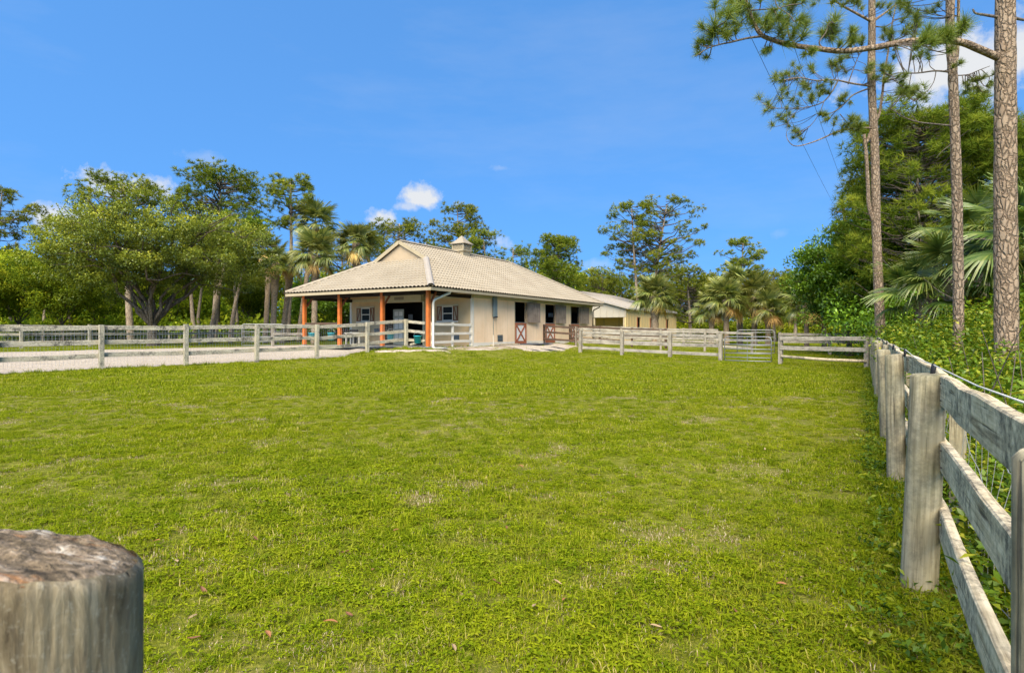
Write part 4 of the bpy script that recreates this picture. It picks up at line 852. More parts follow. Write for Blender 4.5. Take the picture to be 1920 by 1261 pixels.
def catmul(pts, k=5):
    pts = [Vector(p) for p in pts]; out = []
    for i in range(len(pts)-1):
        p0, p1, p2, p3 = pts[max(i-1, 0)], pts[i], pts[i+1], pts[min(i+2, len(pts)-1)]
        for j in range(k):
            t = j/k; out.append(0.5*((2*p1)+(p2-p0)*t+(2*p0-5*p1+4*p2-p3)*t*t+(3*p1-p0-3*p2+p3)*t**3))
    out.append(pts[-1]); return out
def limb(mb, a, b, r0, r1, rd, sag=0.0, wob=0.08, n=6, k=5):
    a, b = Vector(a), Vector(b); L = (b-a).length; pts = [a]
    for i in range(1, n): 
        t = i/n; p = a.lerp(b, t); p.z += sag*L*4*t*(1-t); pts.append(p+Vector((rd.gauss(0, 1), rd.gauss(0, 1), rd.gauss(0, 1)))*wob*L*0.35*t*(1-t)*2)
    pts.append(b); mb.tube(pts, [r0+(r1-r0)*i/n for i in range(n+1)], k, False); return pts
def clump_tufts(cs, rx, rz, per, nn, nl, nw, r, up=0.55):
    """needle tufts spread through flattened clumps; top light painted in as a paler tint above"""
    n = len(cs); c = np.repeat(cs, per, 0); o = sph(n*per, r)*r.uniform(0.25, 1, (n*per, 1))**0.5; R = np.repeat(rx, per)[:, None] if hasattr(rx, '__len__') else rx
    Z = np.repeat(rz, per)[:, None] if hasattr(rz, '__len__') else rz
    tp = c+o*np.concatenate([np.ones((n*per, 2))*R, np.ones((n*per, 1))*Z], 1)
    base = np.repeat(tp, nn, 0); d = sph(len(base), r)*0.9+np.array([0, 0, up])+np.repeat(o, nn, 0)*0.5
    V, Fc = needles(base, d, nl, nw, r)
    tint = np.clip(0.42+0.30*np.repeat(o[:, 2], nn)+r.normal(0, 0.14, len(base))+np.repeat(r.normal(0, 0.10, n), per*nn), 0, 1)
    return V, Fc, tint
def pine(label, px, base_px, top, Y, crown0, cw, ncl, seed, mat='pine_needles', lean=0.0, tw=0.42, dens=16, flat=0.55, clr=0.8, nl=0.36, nw=0.05, shape='umbrella', base_z=None, group=None, dx=0.0):
    """tall pine; px, top: photo column and row of the crown's centre and tip; cw: crown width in px; crown0: row where the crown starts"""
    r = np.random.default_rng(seed); rd = random.Random(seed); x = (base_px-CX)/F*Y; g = (G(x, Y) if base_z is None else base_z); H = P(0, top, Y).z-g; c0 = P(0, crown0, Y).z-g; R = cw/2/F*Y
    root = empty('pine_tree', label, 'tree', (x, Y, g), group=group); tx = (px-CX)/F*Y-x
    mb = MB(); tp = []; n = 14
    for i in range(n+1):
        t = i/n; tp.append((tx*t**1.3+0.10*math.sin(t*5+seed), 0.10*math.cos(t*4+seed), H*0.97*t-0.1))
    mb.tube(tp, [tw/2*(1.12-0.92*(i/n)) for i in range(n+1)], 9); lb = MB()
    cs = []
    for k in range(ncl):
        t = rd.random()**0.8; z = c0+(H-c0)*t
        if shape == 'umbrella': prof = math.sqrt(max(0.03, 1-((t-0.45)/0.62)**2)) if t > 0.45 else 0.55+0.45*(t/0.45)
        elif shape == 'cone': prof = 1.05-0.85*t
        else: prof = 0.6+0.4*math.sin(math.pi*(0.15+0.85*t))
        a = rd.uniform(0, 2*math.pi); q = R*prof*rd.uniform(0.25, 1.0)**0.6
        i = z/H; bx = tx*i**1.3; c = Vector((bx+q*math.cos(a), q*math.sin(a), min(z, H-0.3))); cs.append(c)
        zb = max(c0*0.86, z-q*rd.uniform(0.15, 0.55)); st = Vector((tx*(zb/H)**1.3, 0, zb)); limb(lb, st, c-Vector((0, 0, 0.12)), 0.030+0.022*q/1.5*tw/0.4, 0.012, rd, -0.05, 0.12, 5, 4)
    me = mb.mesh('trunk', True); link('trunk', me, 'far_bark', root); link('limbs', lb.mesh('limbs', True), 'twig_bark', root)['kind'] = 'stuff'
    cs = np.array([c[:] for c in cs]); rx = clr*r.uniform(0.6, 1.25, ncl); V, Fc, ti = clump_tufts(cs, rx, rx*flat, dens, 15, nl, nw, r)
    link('crown', np_mesh('crown', V, Fc, ti), mat, root); return root
def leafy_tree(name, label, px, Y, top, bottom, cw, seed, mat, leaf=(0.16, 0.09), nclump=120, per=130, trunk_w=0.4, trunk_top=None, bark='oak_bark', depth=None, clr=0.75, group=None, limbs=9, hollow=0.35, cat='tree', base_z=None, lobes=5, bx=None):
    """broadleaf tree: clumps of leaves over uneven lobes, carried by limbs"""
    r = np.random.default_rng(seed); rd = random.Random(seed); x = ((bx or px)-CX)/F*Y; g = G(x, Y) if base_z is None else base_z; H = P(0, top, Y).z-g; z0 = P(0, bottom, Y).z-g; R = cw/2/F*Y; D = R if depth is None else depth
    root = empty(name, label, cat, (x, Y, g), group=group); ox = (px-CX)/F*Y-x; cz = (H+z0)/2; hz = (H-z0)/2
    lob = [(Vector((ox, 0, cz)), 0.82)]+[(Vector((ox+R*0.5*math.cos(a), D*0.5*math.sin(a), cz+hz*rd.uniform(-0.35, 0.42))), rd.uniform(0.42, 0.58)) for a in [2*math.pi*(k+rd.random()*0.6)/lobes for k in range(lobes)]]
    cs = []; no = []
    while len(cs) < nclump:
        c, s = lob[rd.randrange(len(lob))]; d = Vector((rd.gauss(0, 1), rd.gauss(0, 1), rd.gauss(0, 1))).normalized(); q = rd.uniform(hollow, 1)**0.5
        p = c+Vector((d.x*R*s*q, d.y*D*s*q, d.z*hz*s*q*1.05))
        if p.z < z0 or p.z > H: continue
        cs.append(p[:]); no.append(d[:])
    cs = np.array(cs); no = np.array(no); mb = MB(); tt = trunk_top or max(z0*0.9, H*0.22); pts = [(0.03*k*rd.uniform(-1, 1), 0.03*k*rd.uniform(-1, 1), -0.1+(tt+0.1)*k/5) for k in range(6)]
    mb.tube(pts, [trunk_w/2*(1.35-0.5*min(1, k/2)-0.05*k) for k in range(6)], 10)
    for k in range(limbs):
        a = 2*math.pi*(k+rd.random()*0.5)/limbs; q = rd.uniform(0.55, 0.9); e = Vector((ox+R*q*math.cos(a), D*q*math.sin(a), cz+hz*rd.uniform(-0.35, 0.6)))
        lp = limb(mb, Vector(pts[-1])-Vector((0, 0, rd.uniform(0, 0.25)*tt)), e, trunk_w*0.17, 0.02, rd, 0.06, 0.22, 8, 6)
        for j in range(4):
            s = lp[rd.randrange(3, 8)]; e2 = s+Vector((rd.gauss(0, 1), rd.gauss(0, 1), rd.uniform(-0.1, 1))).normalized()*R*0.42; limb(mb, s, e2, trunk_w*0.09, 0.012, rd, 0.03, 0.2, 5, 5)
    link('trunk', mb.mesh('trunk', True), bark, root)
    n = nclump*per; c = np.repeat(cs, per, 0); o = sph(n, r)*r.uniform(0.1, 1, (n, 1))**0.45; sz = clr*np.repeat(r.uniform(0.6, 1.3, nclump), per)[:, None]
    pos = c+o*sz*np.array([1, 1, 0.55]); dr = o*0.8+sph(n, r)*0.7+np.array([0, 0, 0.1]); nr_ = sph(n, r)*0.6+np.array([0, 0, 1.0])+o*0.4
    ti = np.clip(0.40+0.22*o[:, 2]+np.repeat(r.normal(0, 0.13, nclump), per)+r.normal(0, 0.13, n)+0.10*np.repeat(no[:, 2], per), 0, 1)  # paler upwards: light from above put into the leaf colour
    V, Fc, ti = leaves(pos, dr, leaf[0], leaf[1], r, tint=ti, nrm=nr_); link('crown', np_mesh('crown', V, Fc, ti), mat, root); return root
# fan palm fronds (three shared shapes)
def frond_mesh(seed, pet=0.95, blade=0.85, nseg=30, droop=0.35, spread=2.35, wk=1.0):
    r = random.Random(seed); V = []; Fc = []; ti = []
    def quad(a, b, c, d, t): n = len(V); V.extend([a, b, c, d]); Fc.append((n, n+1, n+2, n+3)); ti.append(t)
    def arch(s): return Vector((s*pet, 0, -0.10*pet*s*s))
    for k in range(4):
        a, b = arch(k/4), arch((k+1)/4); w = 0.022-0.002*k; quad(a+Vector((0, -w, 0)), a+Vector((0, w, 0)), b+Vector((0, w*.9, 0)), b+Vector((0, -w*.9, 0)), 0.75)
    hub = arch(1.0)
    for k in range(nseg):
        u = -1+2*k/(nseg-1); ang = u*spread; L = blade*(1-0.30*abs(u)**2.2)*r.uniform(0.9, 1.08); al = abs(u)
        base = hub+Vector((0.16*blade*(1-al), 0, -0.03*(1-al))); dr = droop*r.uniform(0.7, 1.4)
        dir0 = Vector((math.cos(ang), math.sin(ang), 0.16+0.10*al-0.22*(1-al))); dir0.normalize(); sd = Vector((-math.sin(ang), math.cos(ang), 0)); pts = []
        for j in range(5):
            t = j/4; p = base+dir0*L*t; p.z -= dr*L*t**2.6*1.1; p += sd*0.02*math.sin(k*1.7)*t; pts.append(p)
        ws = [wk*q_ for q_ in (0.012, 0.030, 0.027, 0.016, 0.002)]; tt = min(1, max(0, 0.45+r.uniform(-0.22, 0.28)))
        for j in range(4):
            f = Vector((0, 0, 0.012)); quad(pts[j]-sd*ws[j]*1.4*blade/0.85+f, pts[j]+sd*ws[j]*1.4*blade/0.85-f*0.5, pts[j+1]+sd*ws[j+1]*1.4*blade/0.85-f*0.5, pts[j+1]-sd*ws[j+1]*1.4*blade/0.85+f, min(1, tt+0.08*j))
    return np_mesh('frond', np.array([v[:] for v in V]), np.array(Fc), np.array(ti))
FR = {}
for m_ in ('palm_leaves', 'palm_near', 'palm_dead'):
    FR[m_] = [frond_mesh(40+k, droop=(0.25, 0.42, 0.6)[k], nseg=46 if m_ == 'palm_near' else 32, wk=0.62 if m_ == 'palm_near' else 0.9) for k in range(3)]
    for me in FR[m_]: me.materials.append(M[m_])
def palm(label, px, crown_y, Y, R, nfr, seed, mat='palm_leaves', base_px=None, tw=0.34, boots=True, low=-0.75, group=None, base_z=None, dead=3, name='cabbage_palm', hi=1.25):
    rd = random.Random(seed); x = ((base_px or px)-CX)/F*Y; g = G(x, Y) if base_z is None else base_z; H = P(0, crown_y, Y).z-g; tx = (px-CX)/F*Y-x
    root = empty(name, label, 'palm', (x, Y, g), group=group); n = 16; mb = MB(); pts = []; rad = []
    for i in range(n+1):
        t = i/n; pts.append((tx*t**1.2, 0.05*math.sin(3*t+seed), -0.1+(H+0.1)*t)); k = tw/2*(1.15-0.2*t); k *= 1+(0.12 if i % 2 else -0.04)
        if boots and t > 0.6: k *= 1.25+0.35*(t-0.6)/0.4
        rad.append(k)
    mb.tube(pts, rad, 12); link('trunk', mb.mesh('trunk', True), 'palm_bark', root)
    if boots:
        for i in range(26):
            t = rd.uniform(0.62, 0.99); a = rd.uniform(0, 6.28); c = Vector((tx*t**1.2, 0, H*t)); d = Vector((math.cos(a), math.sin(a), 0)); k = tw*0.62
            MB().bar(c+d*k*0.8, c+d*(k+0.16)+Vector((0, 0, 0.24)), 0.07, 0.025).build('leaf_boot', 'palm_bark', root)
    sc = R/1.75
    for i in range(nfr):
        e = low+(hi-low)*((i+0.5)/nfr)**0.85; a = i*2.399963+rd.uniform(-.3, .3); s = sc*rd.uniform(0.85, 1.12)*(1.0 if e > 0 else 0.95)
        m_ = 'palm_dead' if i < dead else mat; me = FR[m_][2 if e < 0.1 else (1 if e < 0.7 else 0)]
        link('frond', me, None, root, (tx, 0, H-0.05+0.12*max(e, -0.3)), (rd.uniform(-.35, .35), -e, a), (s, s, s))
    return root
# ------------------------------------------------------------------ trees
# the live oak and the trees left of the barn
leafy_tree('live_oak', 'wide spreading live oak with dark limbs behind the driveway fence', 290, 38, 338, 585, 455, 101, 'oak_leaves', (0.15, 0.085), 520, 150, 0.72, 1.5, limbs=13, clr=0.72, depth=6.0, hollow=0.25, lobes=8, bx=287)
pine('open-branched pine at the left edge of the sky', 0, -12, 350, 46, 480, 125, 34, 2, clr=0.65)
pine('broad pine whose crown shows just above the oak', 228, 247, 336, 50, 450, 185, 80, 3, tw=0.55)
pine('dense dark green pine, tallest behind the right of the oak', 412, 405, 318, 50, 470, 185, 130, 4, 'pine_bright', tw=0.5, clr=0.85, shape='oval')
pine('slim pine with a small round crown left of the palms', 547, 540, 330, 52, 425, 105, 48, 5, tw=0.5, clr=0.65)
pine('small rounded pine at the left of the oak', 122, 130, 408, 58, 480, 95, 36, 6)
pine('pine with a pale trunk standing right of the oak trunk', 452, 391, 400, 46, 470, 110, 40, 7, 'pine_bright', tw=0.45)
pine('pine with a leaning trunk behind the yard gate', 480, 430, 430, 48, 500, 90, 30, 8, tw=0.40)
pine('pine behind the oak with a straight dark trunk', 350, 366, 420, 54, 500, 120, 40, 9, tw=0.40)
# behind the barn
pine('pine behind the gablet, left of the cupola', 748, 735, 410, 60, 520, 115, 62, 10, clr=0.8)
pine('tall pine right behind the cupola', 858, 862, 386, 62, 500, 100, 64, 11, clr=0.8)
pine('pine to the right of the cupola, above the ridge', 908, 915, 432, 60, 520, 80, 44, 12)
pine('pine with a loose crown above the middle of the ridge', 800, 800, 448, 66, 540, 90, 40, 13)
pine('low pine above the descending roof hip', 962, 965, 458, 62, 560, 85, 50, 14, shape='oval')
pine('full round pine standing beyond the far end of the barn', 1038, 1040, 444, 60, 590, 105, 120, 15, 'pine_bright', shape='oval', clr=0.8)
pine('pine behind the palm with the tall trunk', 690, 690, 440, 64, 530, 90, 40, 16)
pine('pine between the palms and the barn roof, far back', 640, 640, 425, 66, 540, 100, 40, 17)
# right of the barn
pine('left one of the pair of tall open pines beyond the metal barn', 1185, 1197, 380, 64, 540, 125, 74, 20, clr=0.68, tw=0.42)
pine('right one of the pair of tall open pines, with a long low branch', 1250, 1220, 372, 63, 525, 165, 86, 21, clr=0.68, tw=0.5)
pine('thin-crowned pine above the palm clump', 1392, 1385, 448, 66, 545, 100, 46, 22, clr=0.62)
for k, (px, tp, cw, Y, lab) in enumerate(((1128, 506, 90, 76, 'far pine just right of the metal barn ridge'), (1165, 520, 90, 80, 'far pine low behind the metal roof'), (1290, 503, 120, 72, 'rounded pine between the lone palm and the palm clump'), (1250, 525, 90, 78, 'far pine behind the lone palm'),
      (1330, 515, 80, 74, 'far pine left of the palm clump'), (1450, 508, 95, 74, 'rounded pine right of the palm clump'), (1490, 520, 70, 70, 'far pine against the dense tree'))):
    pine(lab, px, px+3, tp, Y, 600, cw, 85, 30+k, 'pine_needles', shape='oval', clr=0.95, dens=10, nl=0.42, nw=0.07)
# low broadleaf trees at left
for k, (px, tp, bt, cw, Y, tw, lab) in enumerate(((40, 470, 606, 190, 52, 0.3, 'low bright broadleaf tree at the far left'), (118, 478, 606, 150, 50, 0.28, 'low broadleaf tree left under the oak'), (-60, 470, 590, 180, 48, 0.3, 'broadleaf tree just past the left edge'),
       (185, 500, 606, 150, 58, 0.25, 'pale green tree behind the left side of the oak'), (330, 505, 606, 170, 64, 0.25, 'pale green tree behind the oak trunk'), (470, 490, 606, 130, 60, 0.3, 'green tree behind the trunks right of the oak'), (600, 520, 605, 120, 56, 0.25, 'dark bushy tree seen through the porch'), (650, 530, 605, 90, 54, 0.22, 'glossy green tree behind the porch bench'))):
    leafy_tree('broadleaf_tree', lab, px, Y, tp, bt, cw, 50+k, 'wood_leaves' if k < 6 else 'broad_leaves', (0.20, 0.115), 150, 115, tw, clr=0.8, limbs=6, lobes=5)
# dense trees at right
leafy_tree('broadleaf_tree', 'dense dark green leafy tree at the right, before the utility pole', 1592, 33, 388, 618, 205, 70, 'broad_leaves', (0.20, 0.095), 330, 120, 0.35, clr=0.62, limbs=10, lobes=8, depth=3.2)
pine('bushy bright young pine between the two slim trunks', 1722, 1725, 195, 29, 610, 280, 300, 71, 'pine_bright', tw=0.30, clr=0.66, dens=16, shape='oval', nl=0.42, nw=0.028)
pine('bushy pine partly hidden behind the big right trunk', 1915, 1915, 205, 26, 610, 200, 200, 72, 'pine_bright', tw=0.3, clr=0.62, dens=15, shape='oval', nl=0.42, nw=0.028)
pine('low bushy pine behind the thin left trunk', 1648, 1655, 300, 34, 610, 150, 170, 73, 'pine_bright', tw=0.3, clr=0.7, dens=15, shape='oval', nl=0.42, nw=0.035)
pine('bushy pine filling the gap between the slim and the big trunk', 1815, 1815, 205, 33, 610, 210, 220, 74, 'pine_bright', tw=0.3, clr=0.75, dens=15, shape='oval', nl=0.44, nw=0.035)
# palms
for a in (('cabbage palm with a full round crown left of the barn roof', 592, 478, 42, 1.95, 44, 1, 588), ('cabbage palm with a dark trunk close to the barn roof', 668, 456, 44, 1.8, 42, 2, 668), ('tall cabbage palm behind the round-crowned one', 592, 420, 52, 2.2, 36, 3, 560),
          ('small palm with drooping fronds left of the round-crowned palm', 517, 492, 43, 1.5, 22, 4, 512), ('leaning palm beside the yard gate', 545, 500, 45, 1.4, 20, 5, 530), ('thin palm right behind the yard gate', 505, 470, 47, 1.3, 18, 6, 498)):
    palm(a[0], *a[1:7], base_px=a[7], group='cabbage palms left of the barn', tw=0.36)
palm('lone cabbage palm with a stout booted trunk before the metal barn', 1228, 556, 44, 1.75, 46, 11, tw=0.48)
for a in (('middle palm of the clump, with a shaggy brown trunk', 1362, 562, 45, 1.85, 40, 12), ('right-hand palm of the clump, tall and dark', 1415, 556, 46, 1.95, 40, 13), ('tallest palm at the back of the clump', 1388, 534, 48, 1.9, 36, 14), ('short palm at the left of the clump', 1334, 580, 46, 1.6, 24, 15), ('short palm at the right of the clump', 1440, 580, 45, 1.7, 24, 16)):
    palm(a[0], *a[1:], tw=0.38, group='palm clump')
palm('low palm spreading behind the weeds left of the slim trunk', 1735, 560, 18.0, 1.6, 14, 24, 'palm_near', tw=0.3, dead=1, low=-0.4)
palm('slender palm beside the dense leafy tree', 1512, 572, 42, 1.7, 26, 17, tw=0.3); palm('palm half hidden by the dense leafy tree', 1545, 560, 44, 1.6, 24, 18, tw=0.3)
palm('broad-fronded palm between the slim trunk and the big trunk', 1790, 520, 17.5, 1.7, 18, 21, 'palm_near', tw=0.36, dead=1, low=-0.55)
palm('palm with long fronds right behind the big trunk', 1838, 440, 20.0, 1.8, 22, 22, 'palm_near', tw=0.36, dead=1, low=-0.5)
palm('palm fronds at the right edge of the picture', 1955, 455, 15.5, 2.0, 20, 23, 'palm_near', tw=0.36, dead=1, low=-0.6)

# the three pines whose trunks stand close at right
def near_pine(label, trunk, rad, branches, tufts, nl, seed, top_crown, nn=75, nw=0.006):
    r = np.random.default_rng(seed); rd = random.Random(seed); b = P(*trunk[0]); root = empty('pine_tree', label, 'tree', (b.x, b.y, 0)); o = root.location
    tp = [Vector((b.x, b.y, -0.1))]+[P(*t) for t in trunk[1:]]; tp = catmul(tp, 10); n = len(tp); mb = MB(); ns = 26; mb.tube(tp, [rad[0]+(rad[1]-rad[0])*i/(n-1) for i in range(n)], ns)
    for i, v in enumerate(mb.v):        # plated bark
        p = Vector(v); k = noise.voronoi(Vector((p.x*9, p.y*9, p.z*4.5+seed)), distance_metric='DISTANCE')[0]; e = min(1, (k[1]-k[0])*3.0); c = tp[min(i//ns, n-1)]; d = Vector((p.x-c.x, p.y-c.y, 0)); d = d.normalized() if d.length > 1e-6 else d
        mb.v[i] = tuple(p+d*(0.010*e-0.006+0.006*noise.noise(p*7)))
    link('trunk', mb.mesh('trunk', True), 'pine_bark', root, -o); bp = []; bm_ = MB()
    for pl, r0, r1 in branches:
        pts = catmul([P(*q) for q in pl], 5); bm_ = MB(); bm_.tube(pts, [r0+(r1-r0)*i/(len(pts)-1) for i in range(len(pts))], 8); link('branch', bm_.mesh('branch', True), 'pine_bark' if r0 > 0.03 else 'twig_bark', root, -o); bp += pts[3:]
    Vs, Fs, Ts = [], [], []; nv = 0; tw = MB()
    for (x, y, Y, s, sub) in [(*t, k) for t in tufts for k in range(3)]:
        c = P(x, y, Y)+(Vector((rd.gauss(0, 1), rd.gauss(0, 1), rd.gauss(0, 0.8)))*nl*0.42*s if sub else Vector()); s = s*(0.85 if sub else 1.0); q = min(bp, key=lambda p: (p-c).length); m = q.lerp(c, 0.5)+Vector((rd.gauss(0, .02), rd.gauss(0, .03), -0.10*(c-q).length)); ax = (c-m).normalized()*0.7+Vector((0, 0, 0.5)); ax.normalize()
        L = nl*s; base_ = c-ax*L*0.35; tw.tube(catmul([q, m, base_, c], 3), [0.009]*4+[0.008]*3+[0.007]*3, 5, False)
        t = r.uniform(0, 1, nn); pos = np.array(base_)+np.array(ax)*(t*L*0.42)[:, None]; d = np.array(ax)[None]*0.75+sph(nn, r)*0.85
        V, Fc = needles(pos, d, L*0.85, nw, r); Vs.append(V); Fs.append(Fc+nv); nv += len(V); Ts.append(np.clip(r.normal(0.42, 0.2, nn), 0, 1))
    if tw.v: link('twigs', tw.mesh('twigs', True), 'twig_bark', root, -o)['kind'] = 'stuff'
    if Vs: link('needle_tufts', np_mesh('needle_tufts', np.concatenate(Vs), np.concatenate(Fs), np.concatenate(Ts)), 'pine_near', root, -o)['kind'] = 'stuff'
    if top_crown:                        # the crown overhead, above the picture
        z0, z1, R, ncl = top_crown; top = tp[-1]; cs = np.array([[top.x+R*math.cos(a)*q, top.y+R*math.sin(a)*q, rd.uniform(z0, z1)] for a, q in ((rd.uniform(0, 6.28), rd.uniform(0.2, 1)) for _ in range(ncl))]); mb = MB()
        for c in cs: limb(mb, Vector((top.x, top.y, min(c[2]-0.3, top.z))), c, 0.04, 0.012, rd, 0, 0.1, 4, 4)
        link('upper_limbs', mb.mesh('upper_limbs', True), 'twig_bark', root, -o); V, Fc, ti = clump_tufts(cs, 0.6, 0.35, 7, 16, 0.3, 0.02, r); link('crown', np_mesh('crown', V, Fc, ti), 'pine_near', root, -o)
    return root
YA, YB_, YC = 10.0, 12.5, 21.0
def tl(lst, Y, j=0.5):
    rd = random.Random(len(lst)); return [(x, y, Y+rd.uniform(-j, j), s) for x, y, s in lst]
near_pine('big pine trunk with plated bark standing close at the right edge', [(1888, 765, YA), (1886, 500, YA), (1885, 250, YA), (1885, 60, YA), (1884, -150, YA), (1880, -500, YA)], (0.178, 0.125),
    [([(1872, 108, YA), (1835, 92, YA-.1), (1800, 79, YA-.2), (1745, 76, YA-.3), (1700, 78, YA-.4), (1640, 89, YA-.5), (1580, 96, YA-.6), (1530, 91, YA-.7), (1480, 84, YA-.7), (1440, 72, YA-.8), (1424, 62, YA-.8), (1412, 40, YA-.8), (1404, 18, YA-.9), (1396, -8, YA-.9)], 0.062, 0.022),
     ([(1430, 68, YA-.8), (1400, 72, YA-.8), (1372, 79, YA-.8), (1348, 84, YA-.8), (1325, 92, YA-.8), (1304, 106, YA-.8)], 0.020, 0.006),
     ([(1870, 32, YA), (1845, 28, YA), (1829, 25, YA+.1), (1824, 17, YA+.1)], 0.026, 0.012), ([(1898, 33, YA), (1925, 38, YA+.1), (1960, 36, YA+.1)], 0.028, 0.012),
     ([(1545, 92, YA-.7), (1536, 80, YA-.7), (1548, 62, YA-.7), (1552, 48, YA-.7)], 0.014, 0.007), ([(1500, 88, YA-.7), (1480, 70, YA-.5), (1478, 40, YA-.5), (1485, 10, YA-.5)], 0.016, 0.008),
     ([(1800, 80, YA-.2), (1803, 62, YA-.2), (1806, 45, YA-.2)], 0.014, 0.007), ([(1404, 20, YA-.9), (1430, 18, YA-.9), (1460, 16, YA-.9)], 0.012, 0.007), ([(1348, 84, YA-.8), (1346, 70, YA-.8), (1342, 55, YA-.8)], 0.010, 0.006)],
    tl([(1340, 45, 1.25), (1332, 60, .9), (1352, 58, .9), (1362, 65, .7), (1318, 78, .7), (1310, 100, .6), (1395, 8, 1.3), (1385, 22, 1.1), (1404, 30, .8), (1370, 2, 1.0), (1480, 12, 1.35), (1475, 40, 1.2), (1492, 0, 1.2), (1465, 55, 1.0), (1500, 45, 1.0), (1488, 62, 1.0), (1442, 52, .8), (1555, 45, 1.1), (1548, 62, .9), (1560, 72, .8),
        (1745, 62, 1.15), (1738, 72, .9), (1760, 70, .9), (1808, 42, 1.15), (1800, 60, .8), (1775, 74, .7), (1600, 74, .7), (1520, 98, .6), (1450, 20, .9), (1425, -5, 1.0), (1440, 92, .5), (1720, 88, .7)], YA-.7, 0.25), 0.30, 5, (10.5, 14.5, 2.2, 30), 170, 0.0065)
near_pine('slim straight pine trunk left of the big trunk', [(1798, 745, YB_), (1797, 560, YB_), (1795, 400, YB_), (1790, 230, YB_), (1786, 130, YB_), (1781, 60, YB_), (1783, -100, YB_), (1780, -420, YB_)], (0.105, 0.075),
    [([(1787, 236, YB_), (1755, 233, YB_), (1722, 229, YB_-.1), (1695, 220, YB_-.1), (1680, 210, YB_-.1), (1668, 203, YB_-.1)], 0.022, 0.006), ([(1785, 136, YB_), (1755, 133, YB_), (1722, 137, YB_), (1690, 139, YB_), (1662, 152, YB_)], 0.022, 0.008),
     ([(1790, 142, YB_), (1815, 140, YB_), (1835, 132, YB_), (1856, 124, YB_)], 0.014, 0.006), ([(1788, 128, YB_), (1794, 108, YB_), (1796, 70, YB_), (1797, 30, YB_), (1798, -60, YB_)], 0.04, 0.025),
     ([(1755, 134, YB_), (1750, 155, YB_), (1735, 175, YB_), (1715, 190, YB_)], 0.010, 0.004), ([(1720, 229, YB_), (1712, 218, YB_), (1705, 212, YB_)], 0.008, 0.003), ([(1784, 270, YB_), (1765, 285, YB_), (1755, 297, YB_)], 0.010, 0.004),
     ([(1790, 455, YB_), (1830, 448, YB_-.3), (1870, 452, YB_-.5)], 0.012, 0.006), ([(1788, 560, YB_), (1760, 545, YB_+.2), (1730, 520, YB_+.3)], 0.010, 0.004)],
    tl([(1690, 152, .7), (1700, 165, .75), (1712, 172, .7), (1725, 180, .6), (1690, 172, .6), (1655, 130, .7), (1738, 100, .8), (1725, 105, .7), (1815, 158, .7), (1830, 150, .7), (1845, 145, .7), (1855, 160, .7), (1835, 165, .6), (1800, 118, .6), (1765, 60, .7), (1750, 20, .9), (1705, 20, 1.0), (1720, 38, .9), (1690, 5, 1.0), (1715, 60, .8), (1672, 60, .8)], YB_, 0.4), 0.29, 6, (10.5, 13.5, 1.8, 22), 110, 0.008)
